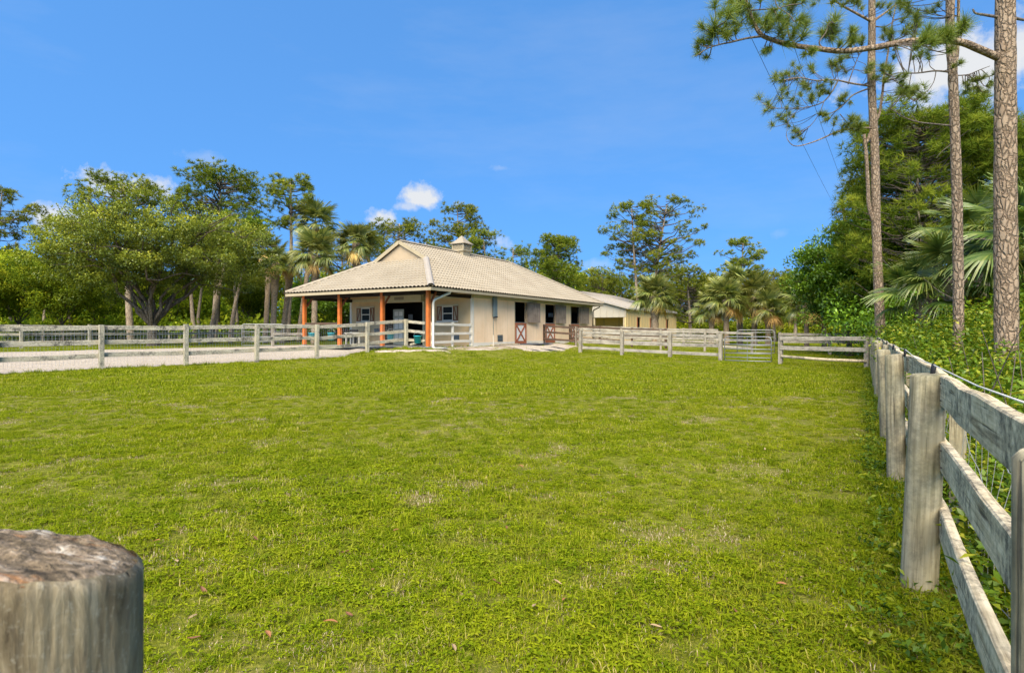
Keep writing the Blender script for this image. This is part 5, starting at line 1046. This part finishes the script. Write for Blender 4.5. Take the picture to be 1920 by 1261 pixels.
near_pine('thin forked pine trunk at the far end of the near fence', [(1655, 690, YC), (1648, 560, YC), (1643, 420, YC), (1640, 280, YC), (1634, 150, YC), (1635, 40, YC), (1634, -80, YC), (1630, -260, YC)], (0.165, 0.10),
    [([(1643, 425, YC), (1630, 390, YC), (1627, 340, YC), (1624, 290, YC), (1620, 252, YC)], 0.075, 0.055), ([(1624, 270, YC), (1636, 240, YC), (1648, 215, YC), (1654, 180, YC), (1658, 140, YC), (1664, 105, YC), (1670, 60, YC), (1680, 10, YC)], 0.06, 0.02),
     ([(1636, 162, YC), (1600, 157, YC-.3), (1565, 150, YC-.6), (1530, 151, YC-.8), (1500, 146, YC-1), (1470, 150, YC-1.1)], 0.036, 0.012), ([(1632, 165, YC), (1600, 178, YC-.4), (1580, 198, YC-.6), (1558, 212, YC-.8), (1530, 214, YC-1)], 0.03, 0.010),
     ([(1572, 150, YC-.6), (1560, 172, YC-.8), (1542, 192, YC-1), (1510, 202, YC-1.2), (1480, 203, YC-1.4), (1448, 203, YC-1.5)], 0.026, 0.010), ([(1634, 240, YC), (1600, 240, YC-.4), (1570, 247, YC-.7), (1545, 258, YC-.9), (1520, 268, YC-1.1), (1492, 274, YC-1.2), (1478, 264, YC-1.3), (1474, 250, YC-1.3)], 0.034, 0.008),
     ([(1575, 214, YC-.6), (1590, 232, YC-.5), (1598, 238, YC-.5)], 0.016, 0.008), ([(1545, 190, YC-1), (1535, 215, YC-1), (1515, 240, YC-1.1), (1492, 250, YC-1.2)], 0.014, 0.006), ([(1500, 202, YC-1.2), (1480, 225, YC-1.3), (1474, 255, YC-1.3)], 0.012, 0.006),
     ([(1637, 42, YC), (1605, 25, YC-.3), (1570, 5, YC-.5), (1540, -20, YC-.7)], 0.05, 0.02), ([(1640, 38, YC), (1672, 15, YC+.3), (1692, -5, YC+.4)], 0.045, 0.02), ([(1642, 50, YC), (1660, 50, YC+.3), (1680, 38, YC+.5), (1705, 30, YC+.7)], 0.025, 0.01),
     ([(1590, 158, YC-.4), (1600, 130, YC-.4), (1610, 105, YC-.4), (1620, 95, YC-.4)], 0.022, 0.008), ([(1655, 160, YC), (1672, 140, YC+.2), (1700, 136, YC+.4)], 0.03, 0.012), ([(1660, 215, YC), (1690, 212, YC+.3), (1675, 206, YC+.4)], 0.012, 0.006), ([(1642, 560, YC), (1625, 545, YC-.2), (1605, 530, YC-.3)], 0.014, 0.008)],
    tl([(1455, 142, 1.1), (1470, 150, .9), (1478, 138, .9), (1498, 128, .8), (1520, 124, .9), (1505, 155, 1.0), (1512, 162, .8), (1535, 163, 1.1), (1540, 172, .9), (1548, 150, .7), (1560, 122, 1.1), (1570, 130, .9), (1575, 108, 1.0), (1590, 105, .9), (1440, 192, 1.15), (1448, 202, .9), (1485, 186, 1.1), (1495, 192, .8), (1520, 188, .8), (1466, 222, .9), (1474, 228, .8), (1480, 212, .7), (1492, 245, .9), (1498, 252, .7),
        (1580, 185, .9), (1575, 198, .7), (1545, 215, .8), (1552, 222, .8), (1590, 234, 1.0), (1600, 238, 1.0), (1605, 228, .9), (1612, 240, .9), (1580, 244, .8), (1630, 132, 1.1), (1645, 145, .9), (1660, 125, 1.0), (1668, 140, .8), (1690, 160, 1.0), (1705, 172, 1.0), (1715, 165, .8), (1600, 65, .9), (1610, 75, .9), (1595, 75, .8), (1580, 10, 1.0), (1560, 5, 1.0), (1610, 8, .9), (1600, 0, .9), (1690, 12, 1.1), (1705, 25, 1.1), (1720, 45, 1.0), (1670, 75, 1.0), (1680, 90, .9), (1662, 60, .9), (1700, 60, 1.0), (1535, -5, 1.0), (1655, 10, .9)], YC-.6, 0.6), 0.42, 7, (14.5, 19, 2.6, 30), 100, 0.013)
# ------------------------------------------------------------------ undergrowth, woods, grass
def pack(lst):
    n = 0; Vs = []; Fs = []; Ts = []
    for V, Fc, t in lst: Vs.append(V); Fs.append(Fc+n); Ts.append(t); n += len(V)
    return np.concatenate(Vs), np.concatenate(Fs), np.concatenate(Ts)
r = np.random.default_rng(91)
def thicket(n, s0, s1, l0, l1, hf, leaf, per, spread, seed):
    """leafy stems along the near fence; s along it, l outward from it"""
    r = np.random.default_rng(seed); s = r.uniform(s0, s1, n); l = l0+(l1-l0)*r.uniform(0, 1, n)**0.9
    x = F0.x+FD.x*s+side.x*l; y = F0.y+FD.y*s+side.y*l; h = hf(s, l)*r.uniform(0.6, 1.12, n); z = gz(x, y)
    t = r.uniform(0.15, 1, (n, per))**0.75; a = r.uniform(0, 6.28, n); lean = r.normal(0, 0.18, (n, 2))
    px_ = x[:, None]+lean[:, :1]*t*h[:, None]+r.normal(0, 1, (n, per))*spread*(0.4+0.6*t); py_ = y[:, None]+lean[:, 1:]*t*h[:, None]+r.normal(0, 1, (n, per))*spread*(0.4+0.6*t); pz_ = z[:, None]+t*h[:, None]
    pos = np.stack([px_, py_, pz_], -1).reshape(-1, 3); m = len(pos); d = sph(m, r)*np.array([1, 1, 0.5])+np.array([0, 0, 0.1]); nr_ = sph(m, r)*0.7+np.array([0, 0, 1.0])
    ti = np.clip(0.34+0.25*(t.ravel()-0.5)+np.repeat(r.normal(0, 0.19, n), per)+r.normal(0, 0.16, m), 0, 1)  # tint paler up each stem, top light painted in
    return leaves(pos, d, leaf[0], leaf[1], r, tint=ti, nrm=nr_)
lst = [thicket(1900, -2.0, 8, 0.28, 1.6, lambda s, l: 0.42+0.22*l, (0.060, 0.028), 24, 0.10, 1), thicket(1900, 3.0, 24, 0.4, 3.2, lambda s, l: 0.72+0.62*sstep(7.5, 13, s)+0.22*np.minimum(l, 2.4)*sstep(4, 10, s)+0.1*l, (0.095, 0.05), 30, 0.14, 2), thicket(900, 6, 26, 2.0, 7.0, lambda s, l: 0.9+0.5*sstep(7, 13, s)+0.16*np.minimum(l, 5), (0.13, 0.07), 28, 0.2, 3),
       thicket(360, 8, 24, 0.25, 0.8, lambda s, l: 1.35+0.2*sstep(6, 14, s), (0.08, 0.045), 24, 0.10, 4), thicket(330, -1, 20, -0.28, 0.15, lambda s, l: 0.15+0*s, (0.045, 0.02), 14, 0.06, 5), thicket(700, -4, 9, 1.2, 6.0, lambda s, l: 0.62+0.14*l, (0.10, 0.05), 26, 0.16, 6)]
V, Fc, ti = pack(lst); o = link('undergrowth', np_mesh('undergrowth', V, Fc, ti), 'weed_leaves'); tag(o, 'bright green weeds and vines crowding the outside of the right fence', 'undergrowth', kind='stuff')
mb = MB(); rd = random.Random(4)
for k in range(260):
    s, l = rd.uniform(-1, 24), rd.uniform(0.4, 5); x, y = F0.x+FD.x*s+side.x*l, F0.y+FD.y*s+side.y*l; h = rd.uniform(0.5, 1.5)
    mb.tube([(x, y, 0), (x+rd.gauss(0, .08), y+rd.gauss(0, .08), h*.5), (x+rd.gauss(0, .2), y+rd.gauss(0, .2), h)], [0.008, 0.006, 0.003], 4, False)
tag(mb.build('undergrowth_stems', 'twig_bark', None), 'thin brown stems among the weeds outside the right fence', 'stems', kind='stuff')
# masses of wood far behind
def mass(rows, leaf, per, seed, clr):
    r = np.random.default_rng(seed); cs = []
    for (x0, x1, y0, y1, h, n) in rows:
        t = r.uniform(0, 1, n); xx = x0+(x1-x0)*t+r.normal(0, .5, n); yy = y0+(y1-y0)*t+r.normal(0, 2.0, n); hh = h*(0.72+0.28*np.sin(xx*0.45+seed)*np.sin(xx*0.17+1))*r.uniform(0.0, 1, n)**0.7; cs.append(np.stack([xx, yy, gz(xx, yy)+0.3+hh], 1))
    cs = np.concatenate(cs); n = len(cs); N = n*per; o = sph(N, r)*r.uniform(0.1, 1, (N, 1))**0.45; c = np.repeat(cs, per, 0); sz = clr*np.repeat(r.uniform(0.6, 1.3, n), per)[:, None]
    pos = c+o*sz*np.array([1, 1, 0.7]); ti = np.clip(0.40+0.22*o[:, 2]+np.repeat(r.normal(0, 0.18, n), per)+r.normal(0, 0.12, N), 0, 1)  # clump tops paler, light from above painted into the tint
    return leaves(pos, o+sph(N, r)*0.7, leaf[0], leaf[1], r, tint=ti, nrm=sph(N, r)*0.6+np.array([0, 0, 1.0]))
V, Fc, ti = pack([mass([(-95, -26, 74, 76, 8.0, 520), (-92, -14, 66, 66, 4.2, 900), (-70, -14, 57, 58, 1.8, 300), (-80, -20, 92, 88, 12.5, 620), (-30, 10, 78, 84, 11.5, 620), (-24, 16, 95, 100, 14, 520)], (0.38, 0.225), 74, 11, 1.25)])
o = link('woodland', np_mesh('woodland', V, Fc, ti), 'wood_leaves'); tag(o, 'pale green woodland closing the view behind the oak, palms and tan barn', 'woodland', kind='stuff')
V, Fc, ti = pack([mass([(6, 62, 100, 92, 12.0, 1000), (8, 66, 90, 80, 2.6, 600), (38, 80, 88, 66, 11, 420)], (0.40, 0.24), 68, 12, 1.4)])
o = link('woodland', np_mesh('woodland', V, Fc, ti), 'wood_leaves'); tag(o, 'green woodland behind the metal barn and the palm clump', 'woodland', kind='stuff')
V, Fc, ti = pack([mass([(16, 34, 27, 36, 4.6, 300), (18, 34, 22, 24, 6.0, 320), (13, 24, 14, 17, 3.6, 220), (12, 20, 8, 12, 3.0, 160), (20, 46, 38, 44, 8.5, 420)], (0.19, 0.10), 80, 13, 0.75)])
o = link('thicket', np_mesh('thicket', V, Fc, ti), 'broad_leaves'); tag(o, 'dark leafy thicket behind the palms and trunks on the right', 'thicket', kind='stuff')
# trunks one can tell apart in the wood at left
for k, (px, Y, w, lab) in enumerate(((20, 60, .30, 'thin tree trunk in shade at the far left'), (45, 66, .32, 'tree trunk in the wood beside the leftmost one'), (80, 62, .28, 'thin trunk left of the low broadleaf tree'), (175, 63, .28, 'thin trunk between low tree and oak'), (205, 68, .35, 'dark trunk behind the oak, left side'), (375, 57, .30, 'thin trunk right of the oak trunk'), (415, 60, .34, 'pale trunk in the row right of the oak'), (447, 56, .30, 'slim trunk behind the yard gate'), (470, 62, .34, 'trunk just left of the palm trunks'))):
    rd = random.Random(k+5); p = P(px, 620, Y); root = empty('tree', lab, 'tree', (p.x, p.y, G(p.x, p.y))); h = rd.uniform(6.5, 9)
    MB().tube([(0, 0, -.1), (rd.gauss(0, .15), 0, h*.3), (rd.gauss(0, .3), 0, h*.65), (rd.gauss(0, .5), 0, h)], [w*.6, w*.5, w*.4, w*.2], 8).build('trunk', 'far_bark' if k % 3 else 'oak_bark', root, True)
    rr_ = np.random.default_rng(k+60); n = 1500; pos = sph(n, rr_)*rr_.uniform(0.2, 1, (n, 1))**.4*np.array([1.9, 1.9, 1.5])+np.array([0, 0, h]); V, Fc, ti = leaves(pos, sph(n, rr_), 0.34, 0.2, rr_); link('crown', np_mesh('crown', V, Fc, ti), 'wood_leaves', root)

# turf: tufts of blades and small weeds
def tuft(seed, n, rad, hl, hw, weeds, dry):
    r = np.random.default_rng(seed); V = []; Fc = []; ti = []
    for k in range(n):
        a = r.uniform(0, 6.28); q = rad*math.sqrt(r.uniform()); x, y = q*math.cos(a), q*math.sin(a); L = hl*r.uniform(0.5, 1.25); d = r.uniform(0, 6.28); ln = r.uniform(0.15, 0.95); w = hw*r.uniform(0.7, 1.3); t = r.uniform(0.0, 0.8) if r.uniform() > dry else r.uniform(0.85, 1.0)
        dx, dy = math.cos(d), math.sin(d); sx, sy = -dy*w/2, dx*w/2; n0 = len(V)
        V += [(x-sx, y-sy, 0), (x+sx, y+sy, 0), (x+dx*L*ln*.45+sx*.8, y+dy*L*ln*.45+sy*.8, L*.62), (x+dx*L*ln*.45-sx*.8, y+dy*L*ln*.45-sy*.8, L*.62), (x+dx*L*ln*1.1, y+dy*L*ln*1.1, L*(1.02-.35*ln))]
        Fc += [(n0, n0+1, n0+2, n0+3), (n0+3, n0+2, n0+4, n0+4)]; ti += [t, min(1, t+.08)]
    for k in range(weeds):
        a = r.uniform(0, 6.28); q = rad*math.sqrt(r.uniform()); x, y = q*math.cos(a), q*math.sin(a); h = hl*r.uniform(0.35, 0.9); s = 0.012*r.uniform(.6, 1.5); d = r.uniform(0, 6.28); t = r.uniform(0.2, 0.62)
        for j in range(3):
            e = d+j*2.1; dx, dy = math.cos(e), math.sin(e); n0 = len(V)
            V += [(x, y, h), (x+dx*s-dy*s*.5, y+dy*s+dx*s*.5, h+.003), (x+dx*s*1.7, y+dy*s*1.7, h-.003), (x+dx*s+dy*s*.5, y+dy*s-dx*s*.5, h+.003)]; Fc.append((n0, n0+1, n0+2, n0+3)); ti.append(t)
    me = bpy.data.meshes.new('tuft'); me.from_pydata(V, [], [tuple(dict.fromkeys(f)) for f in Fc]); me.update(); at = me.attributes.new('tint', 'FLOAT', 'FACE'); at.data.foreach_set('value', np.array(ti, np.float32)); me.materials.append(M['grass_blade'])
    return bpy.data.objects.new('tuft', me)
TUFTS = [tuft(1, 85, 0.11, 0.040, 0.0036, 10, 0.20), tuft(2, 85, 0.11, 0.036, 0.0034, 20, 0.16), tuft(3, 70, 0.11, 0.042, 0.0038, 4, 0.55), tuft(4, 60, 0.10, 0.034, 0.0040, 28, 0.14), tuft(5, 85, 0.11, 0.038, 0.0034, 6, 0.26), tuft(6, 30, 0.05, 0.085, 0.0050, 0, 0.06)]
THATCH = [tuft(21, 46, 0.13, 0.030, 0.0030, 0, 0.5), tuft(22, 40, 0.13, 0.024, 0.0034, 0, 0.5)]
for o in THATCH: o.data.materials.clear(); o.data.materials.append(M['thatch_blade'])
FT = [tuft(11, 70, 0.20, 0.060, 0.010, 0, 0.12), tuft(12, 70, 0.20, 0.055, 0.011, 0, 0.08), tuft(13, 70, 0.20, 0.065, 0.010, 0, 0.18)]
def inst_tree(objs, name):
    ng = bpy.data.node_groups.new(name, 'GeometryNodeTree'); ng.interface.new_socket('Geometry', in_out='INPUT', socket_type='NodeSocketGeometry'); ng.interface.new_socket('Geometry', in_out='OUTPUT', socket_type='NodeSocketGeometry')
    n = ng.nodes; gi = n.new('NodeGroupInput'); go = n.new('NodeGroupOutput'); ip = n.new('GeometryNodeInstanceOnPoints'); jn = n.new('GeometryNodeJoinGeometry')
    for ob in reversed(objs):
        oi = n.new('GeometryNodeObjectInfo'); oi.inputs['Object'].default_value = ob; oi.inputs['As Instance'].default_value = True; ng.links.new(oi.outputs['Geometry'], jn.inputs[0])
    ng.links.new(gi.outputs[0], ip.inputs['Points']); ng.links.new(jn.outputs[0], ip.inputs['Instance']); ip.inputs['Pick Instance'].default_value = True
    for nm, ty, sk in (('idx', 'INT', 'Instance Index'), ('rot', 'FLOAT_VECTOR', 'Rotation'), ('scl', 'FLOAT', 'Scale')):
        at = n.new('GeometryNodeInputNamedAttribute'); at.data_type = ty; at.inputs['Name'].default_value = nm; ng.links.new(at.outputs['Attribute'], ip.inputs[sk])
    ng.links.new(ip.outputs[0], go.inputs[0]); return ng
def in_poly(x, y, poly):
    c = np.zeros(len(x), bool); n = len(poly)
    for i in range(n):
        (x0, y0), (x1, y1) = poly[i], poly[(i+1) % n]; k = ((y0 > y) != (y1 > y)); xx = (x1-x0)*(y-y0)/((y1-y0) if y1 != y0 else 1e-9)+x0; c ^= k & (x < xx)
    return c
DRIVE = DRIVE_N+DRIVE_F[::-1]
def scatter(name, label, objs, bands, seed, smin, smax, big=0.0, bare=False):
    r = np.random.default_rng(seed); X = []; Y = []
    for y0, y1, dens, wid in bands:
        n = int(dens*(y1-y0)*wid*(y0+y1)); y = np.sqrt(r.uniform(y0**2, y1**2, n)); x = r.uniform(-wid, wid, n)*y; X.append(x); Y.append(y)
    x = np.concatenate(X); y = np.concatenate(Y); lx = (x-BO[0])*BX[0]+(y-BO[1])*BX[1]; ly = (x-BO[0])*BD[0]+(y-BO[1])*BD[1]
    keep = ~in_poly(x, y, DRIVE) & ~((lx > -9.8) & (lx < 0.35) & (ly > -0.3) & (ly < 20.6)) & ~((lx > -1.4) & (lx < 2.0) & (ly > -0.6) & (ly < 13) & (r.uniform(0, 1, len(x)) < 0.85)) & ~((lx > 0.4) & (lx < 3.2) & (ly > 5) & (ly < 12) & (r.uniform(0, 1, len(x)) < 0.93))
    # thin and bare places
    pn = np.sin(x*1.7+0.6*np.sin(y*1.1))*np.sin(y*1.9+0.8*np.sin(x*0.7+2))+0.5*np.sin(x*4.1+y*2.3)*np.sin(y*5.3-x); keep &= ((pn > np.where(y < 5.5, 0.30+0.10*(y-2)-0.10*(x > 0.6), 0.75)) | (r.uniform(0, 1, len(x)) < 0.22)) if bare else ((pn < 0.88) | (r.uniform(0, 1, len(x)) < 0.30))
    x, y = x[keep], y[keep]; n = len(x); me = bpy.data.meshes.new(name); me.vertices.add(n); me.vertices.foreach_set('co', np.stack([x, y, gz(x, y)-0.004], 1).astype(np.float32).ravel())
    idx = r.integers(0, len(objs)-(1 if big else 0), n)
    if big: idx[r.uniform(0, 1, n) < big] = len(objs)-1
    me.attributes.new('idx', 'INT', 'POINT').data.foreach_set('value', idx.astype(np.int32)); rot = np.zeros((n, 3), np.float32); rot[:, 2] = r.uniform(0, 6.28, n); rot[:, :2] = r.normal(0, .06, (n, 2)); me.attributes.new('rot', 'FLOAT_VECTOR', 'POINT').data.foreach_set('vector', rot.ravel())
    sc = r.uniform(smin, smax, n)*(1+0.25*np.sin(x*1.1)*np.sin(y*0.9)); me.attributes.new('scl', 'FLOAT', 'POINT').data.foreach_set('value', sc.astype(np.float32)); me.update()
    o = link(name, me); o.modifiers.new('grow', 'NODES').node_group = inst_tree(objs, name); tag(o, label, 'grass', kind='stuff'); return o
scatter('grass', 'short yellow-green pasture grass with small weeds filling the foreground', TUFTS, [(2.0, 5.0, 135, 1.0), (5.0, 9.0, 85, 0.98), (9.0, 14.0, 50, 0.97)], 1, 0.6, 1.35, 0.06)
scatter('far_grass', 'pasture grass reaching back to the fences and the barn', FT, [(13.0, 22.0, 22, 0.97), (22.0, 34.0, 13, 0.97), (34.0, 62.0, 4, 0.97)], 2, 0.8, 1.25)
scatter('thatch', 'thin patches of straw-coloured dead grass in the pasture', THATCH, [(2.0, 6.0, 90, 1.0), (6.0, 14.0, 60, 0.97)], 3, 0.6, 1.25, bare=True)
xy = []
for line in (PL, PR, PR2, [BW(0.1, 0.2), BW(0.1, 3.6)], DRIVE_N[1:], pts):
    for (x0, y0), (x1, y1) in zip(line, line[1:]):
        n = int(math.hypot(x1-x0, y1-y0)*9); tt = r.uniform(0, 1, n); xy.append(np.stack([x0+(x1-x0)*tt+r.normal(0, .09, n), y0+(y1-y0)*tt+r.normal(0, .09, n)], 1))
xy = np.concatenate(xy); n = len(xy); me = bpy.data.meshes.new('fence_grass'); me.vertices.add(n); me.vertices.foreach_set('co', np.stack([xy[:, 0], xy[:, 1], gz(xy[:, 0], xy[:, 1])-0.004], 1).astype(np.float32).ravel())
me.attributes.new('idx', 'INT', 'POINT').data.foreach_set('value', np.zeros(n, np.int32)); rot = np.zeros((n, 3), np.float32); rot[:, 2] = r.uniform(0, 6.28, n); me.attributes.new('rot', 'FLOAT_VECTOR', 'POINT').data.foreach_set('vector', rot.ravel()); me.attributes.new('scl', 'FLOAT', 'POINT').data.foreach_set('value', (0.7+1.6*r.uniform(0, 1, n)**2.5).astype(np.float32)); me.update()
o = link('fence_grass', me); o.modifiers.new('grow', 'NODES').node_group = inst_tree([TUFTS[5]], 'fence_grass'); tag(o, 'taller ungrazed grass along the feet of the fences', 'grass', kind='stuff')
# fallen leaves
fl_me = []
for k in range(3):
    rd = random.Random(k); V = []; n = 6
    for i in range(n+1):
        t = i/n; w = 0.014*math.sin(math.pi*min(1, t*1.02))**0.8; z = 0.010+0.012*math.sin(t*3+k)*(1-0.4*t); V += [(t*0.085-0.04, -w, z+0.006), (t*0.085-0.04, 0, z), (t*0.085-0.04, w, z+0.005)]
    me = bpy.data.meshes.new('fallen_leaf'); me.from_pydata(V, [], [(i*3+j, i*3+j+1, i*3+j+4, i*3+j+3) for i in range(n) for j in range(2)]); me.update(); fl_me.append(me)
plain('dry_leaf', (0.28, 0.12, 0.045), 0.7, 0.25, 30); plain('dry_leaf_pale', (0.33, 0.225, 0.12), 0.7, 0.25, 30); plain('dry_leaf_dark', (0.17, 0.075, 0.035), 0.7, 0.25, 30)
for m_, me in zip(('dry_leaf', 'dry_leaf_pale', 'dry_leaf_dark'), fl_me): me.materials.append(M[m_])
rd = random.Random(12); spots = [(1058, 1138), (850, 1232), (648, 1042), (398, 882), (330, 1060), (322, 1085), (295, 1020), (712, 1055), (950, 996), (700, 1078), (1000, 1150), (1150, 935), (1465, 1105), (1500, 1090), (1280, 1000), (560, 1010), (480, 1078), (1380, 1160), (620, 1180), (1230, 1190)]+[(rd.uniform(280, 1650), rd.uniform(840, 1240)) for _ in range(16)]
for k, (px, py) in enumerate(spots):
    Y = CAMH*F/(py-HY); x = (px-CX)/F*Y; ci = k % 3; s = rd.uniform(0.5, 0.85); o = link('fallen_leaf', fl_me[ci], None, None, (x, Y, G(x, Y)+0.022), (rd.uniform(-.3, .3), rd.uniform(-.3, .3), rd.uniform(0, 6.28)), (s, s, s))
    tag(o, ('curled reddish-brown fallen leaf lying in the grass', 'pale tan fallen leaf lying in the grass', 'dark brown fallen leaf lying in the grass')[ci], 'leaf', ('reddish fallen leaves', 'pale fallen leaves', 'dark fallen leaves')[ci])
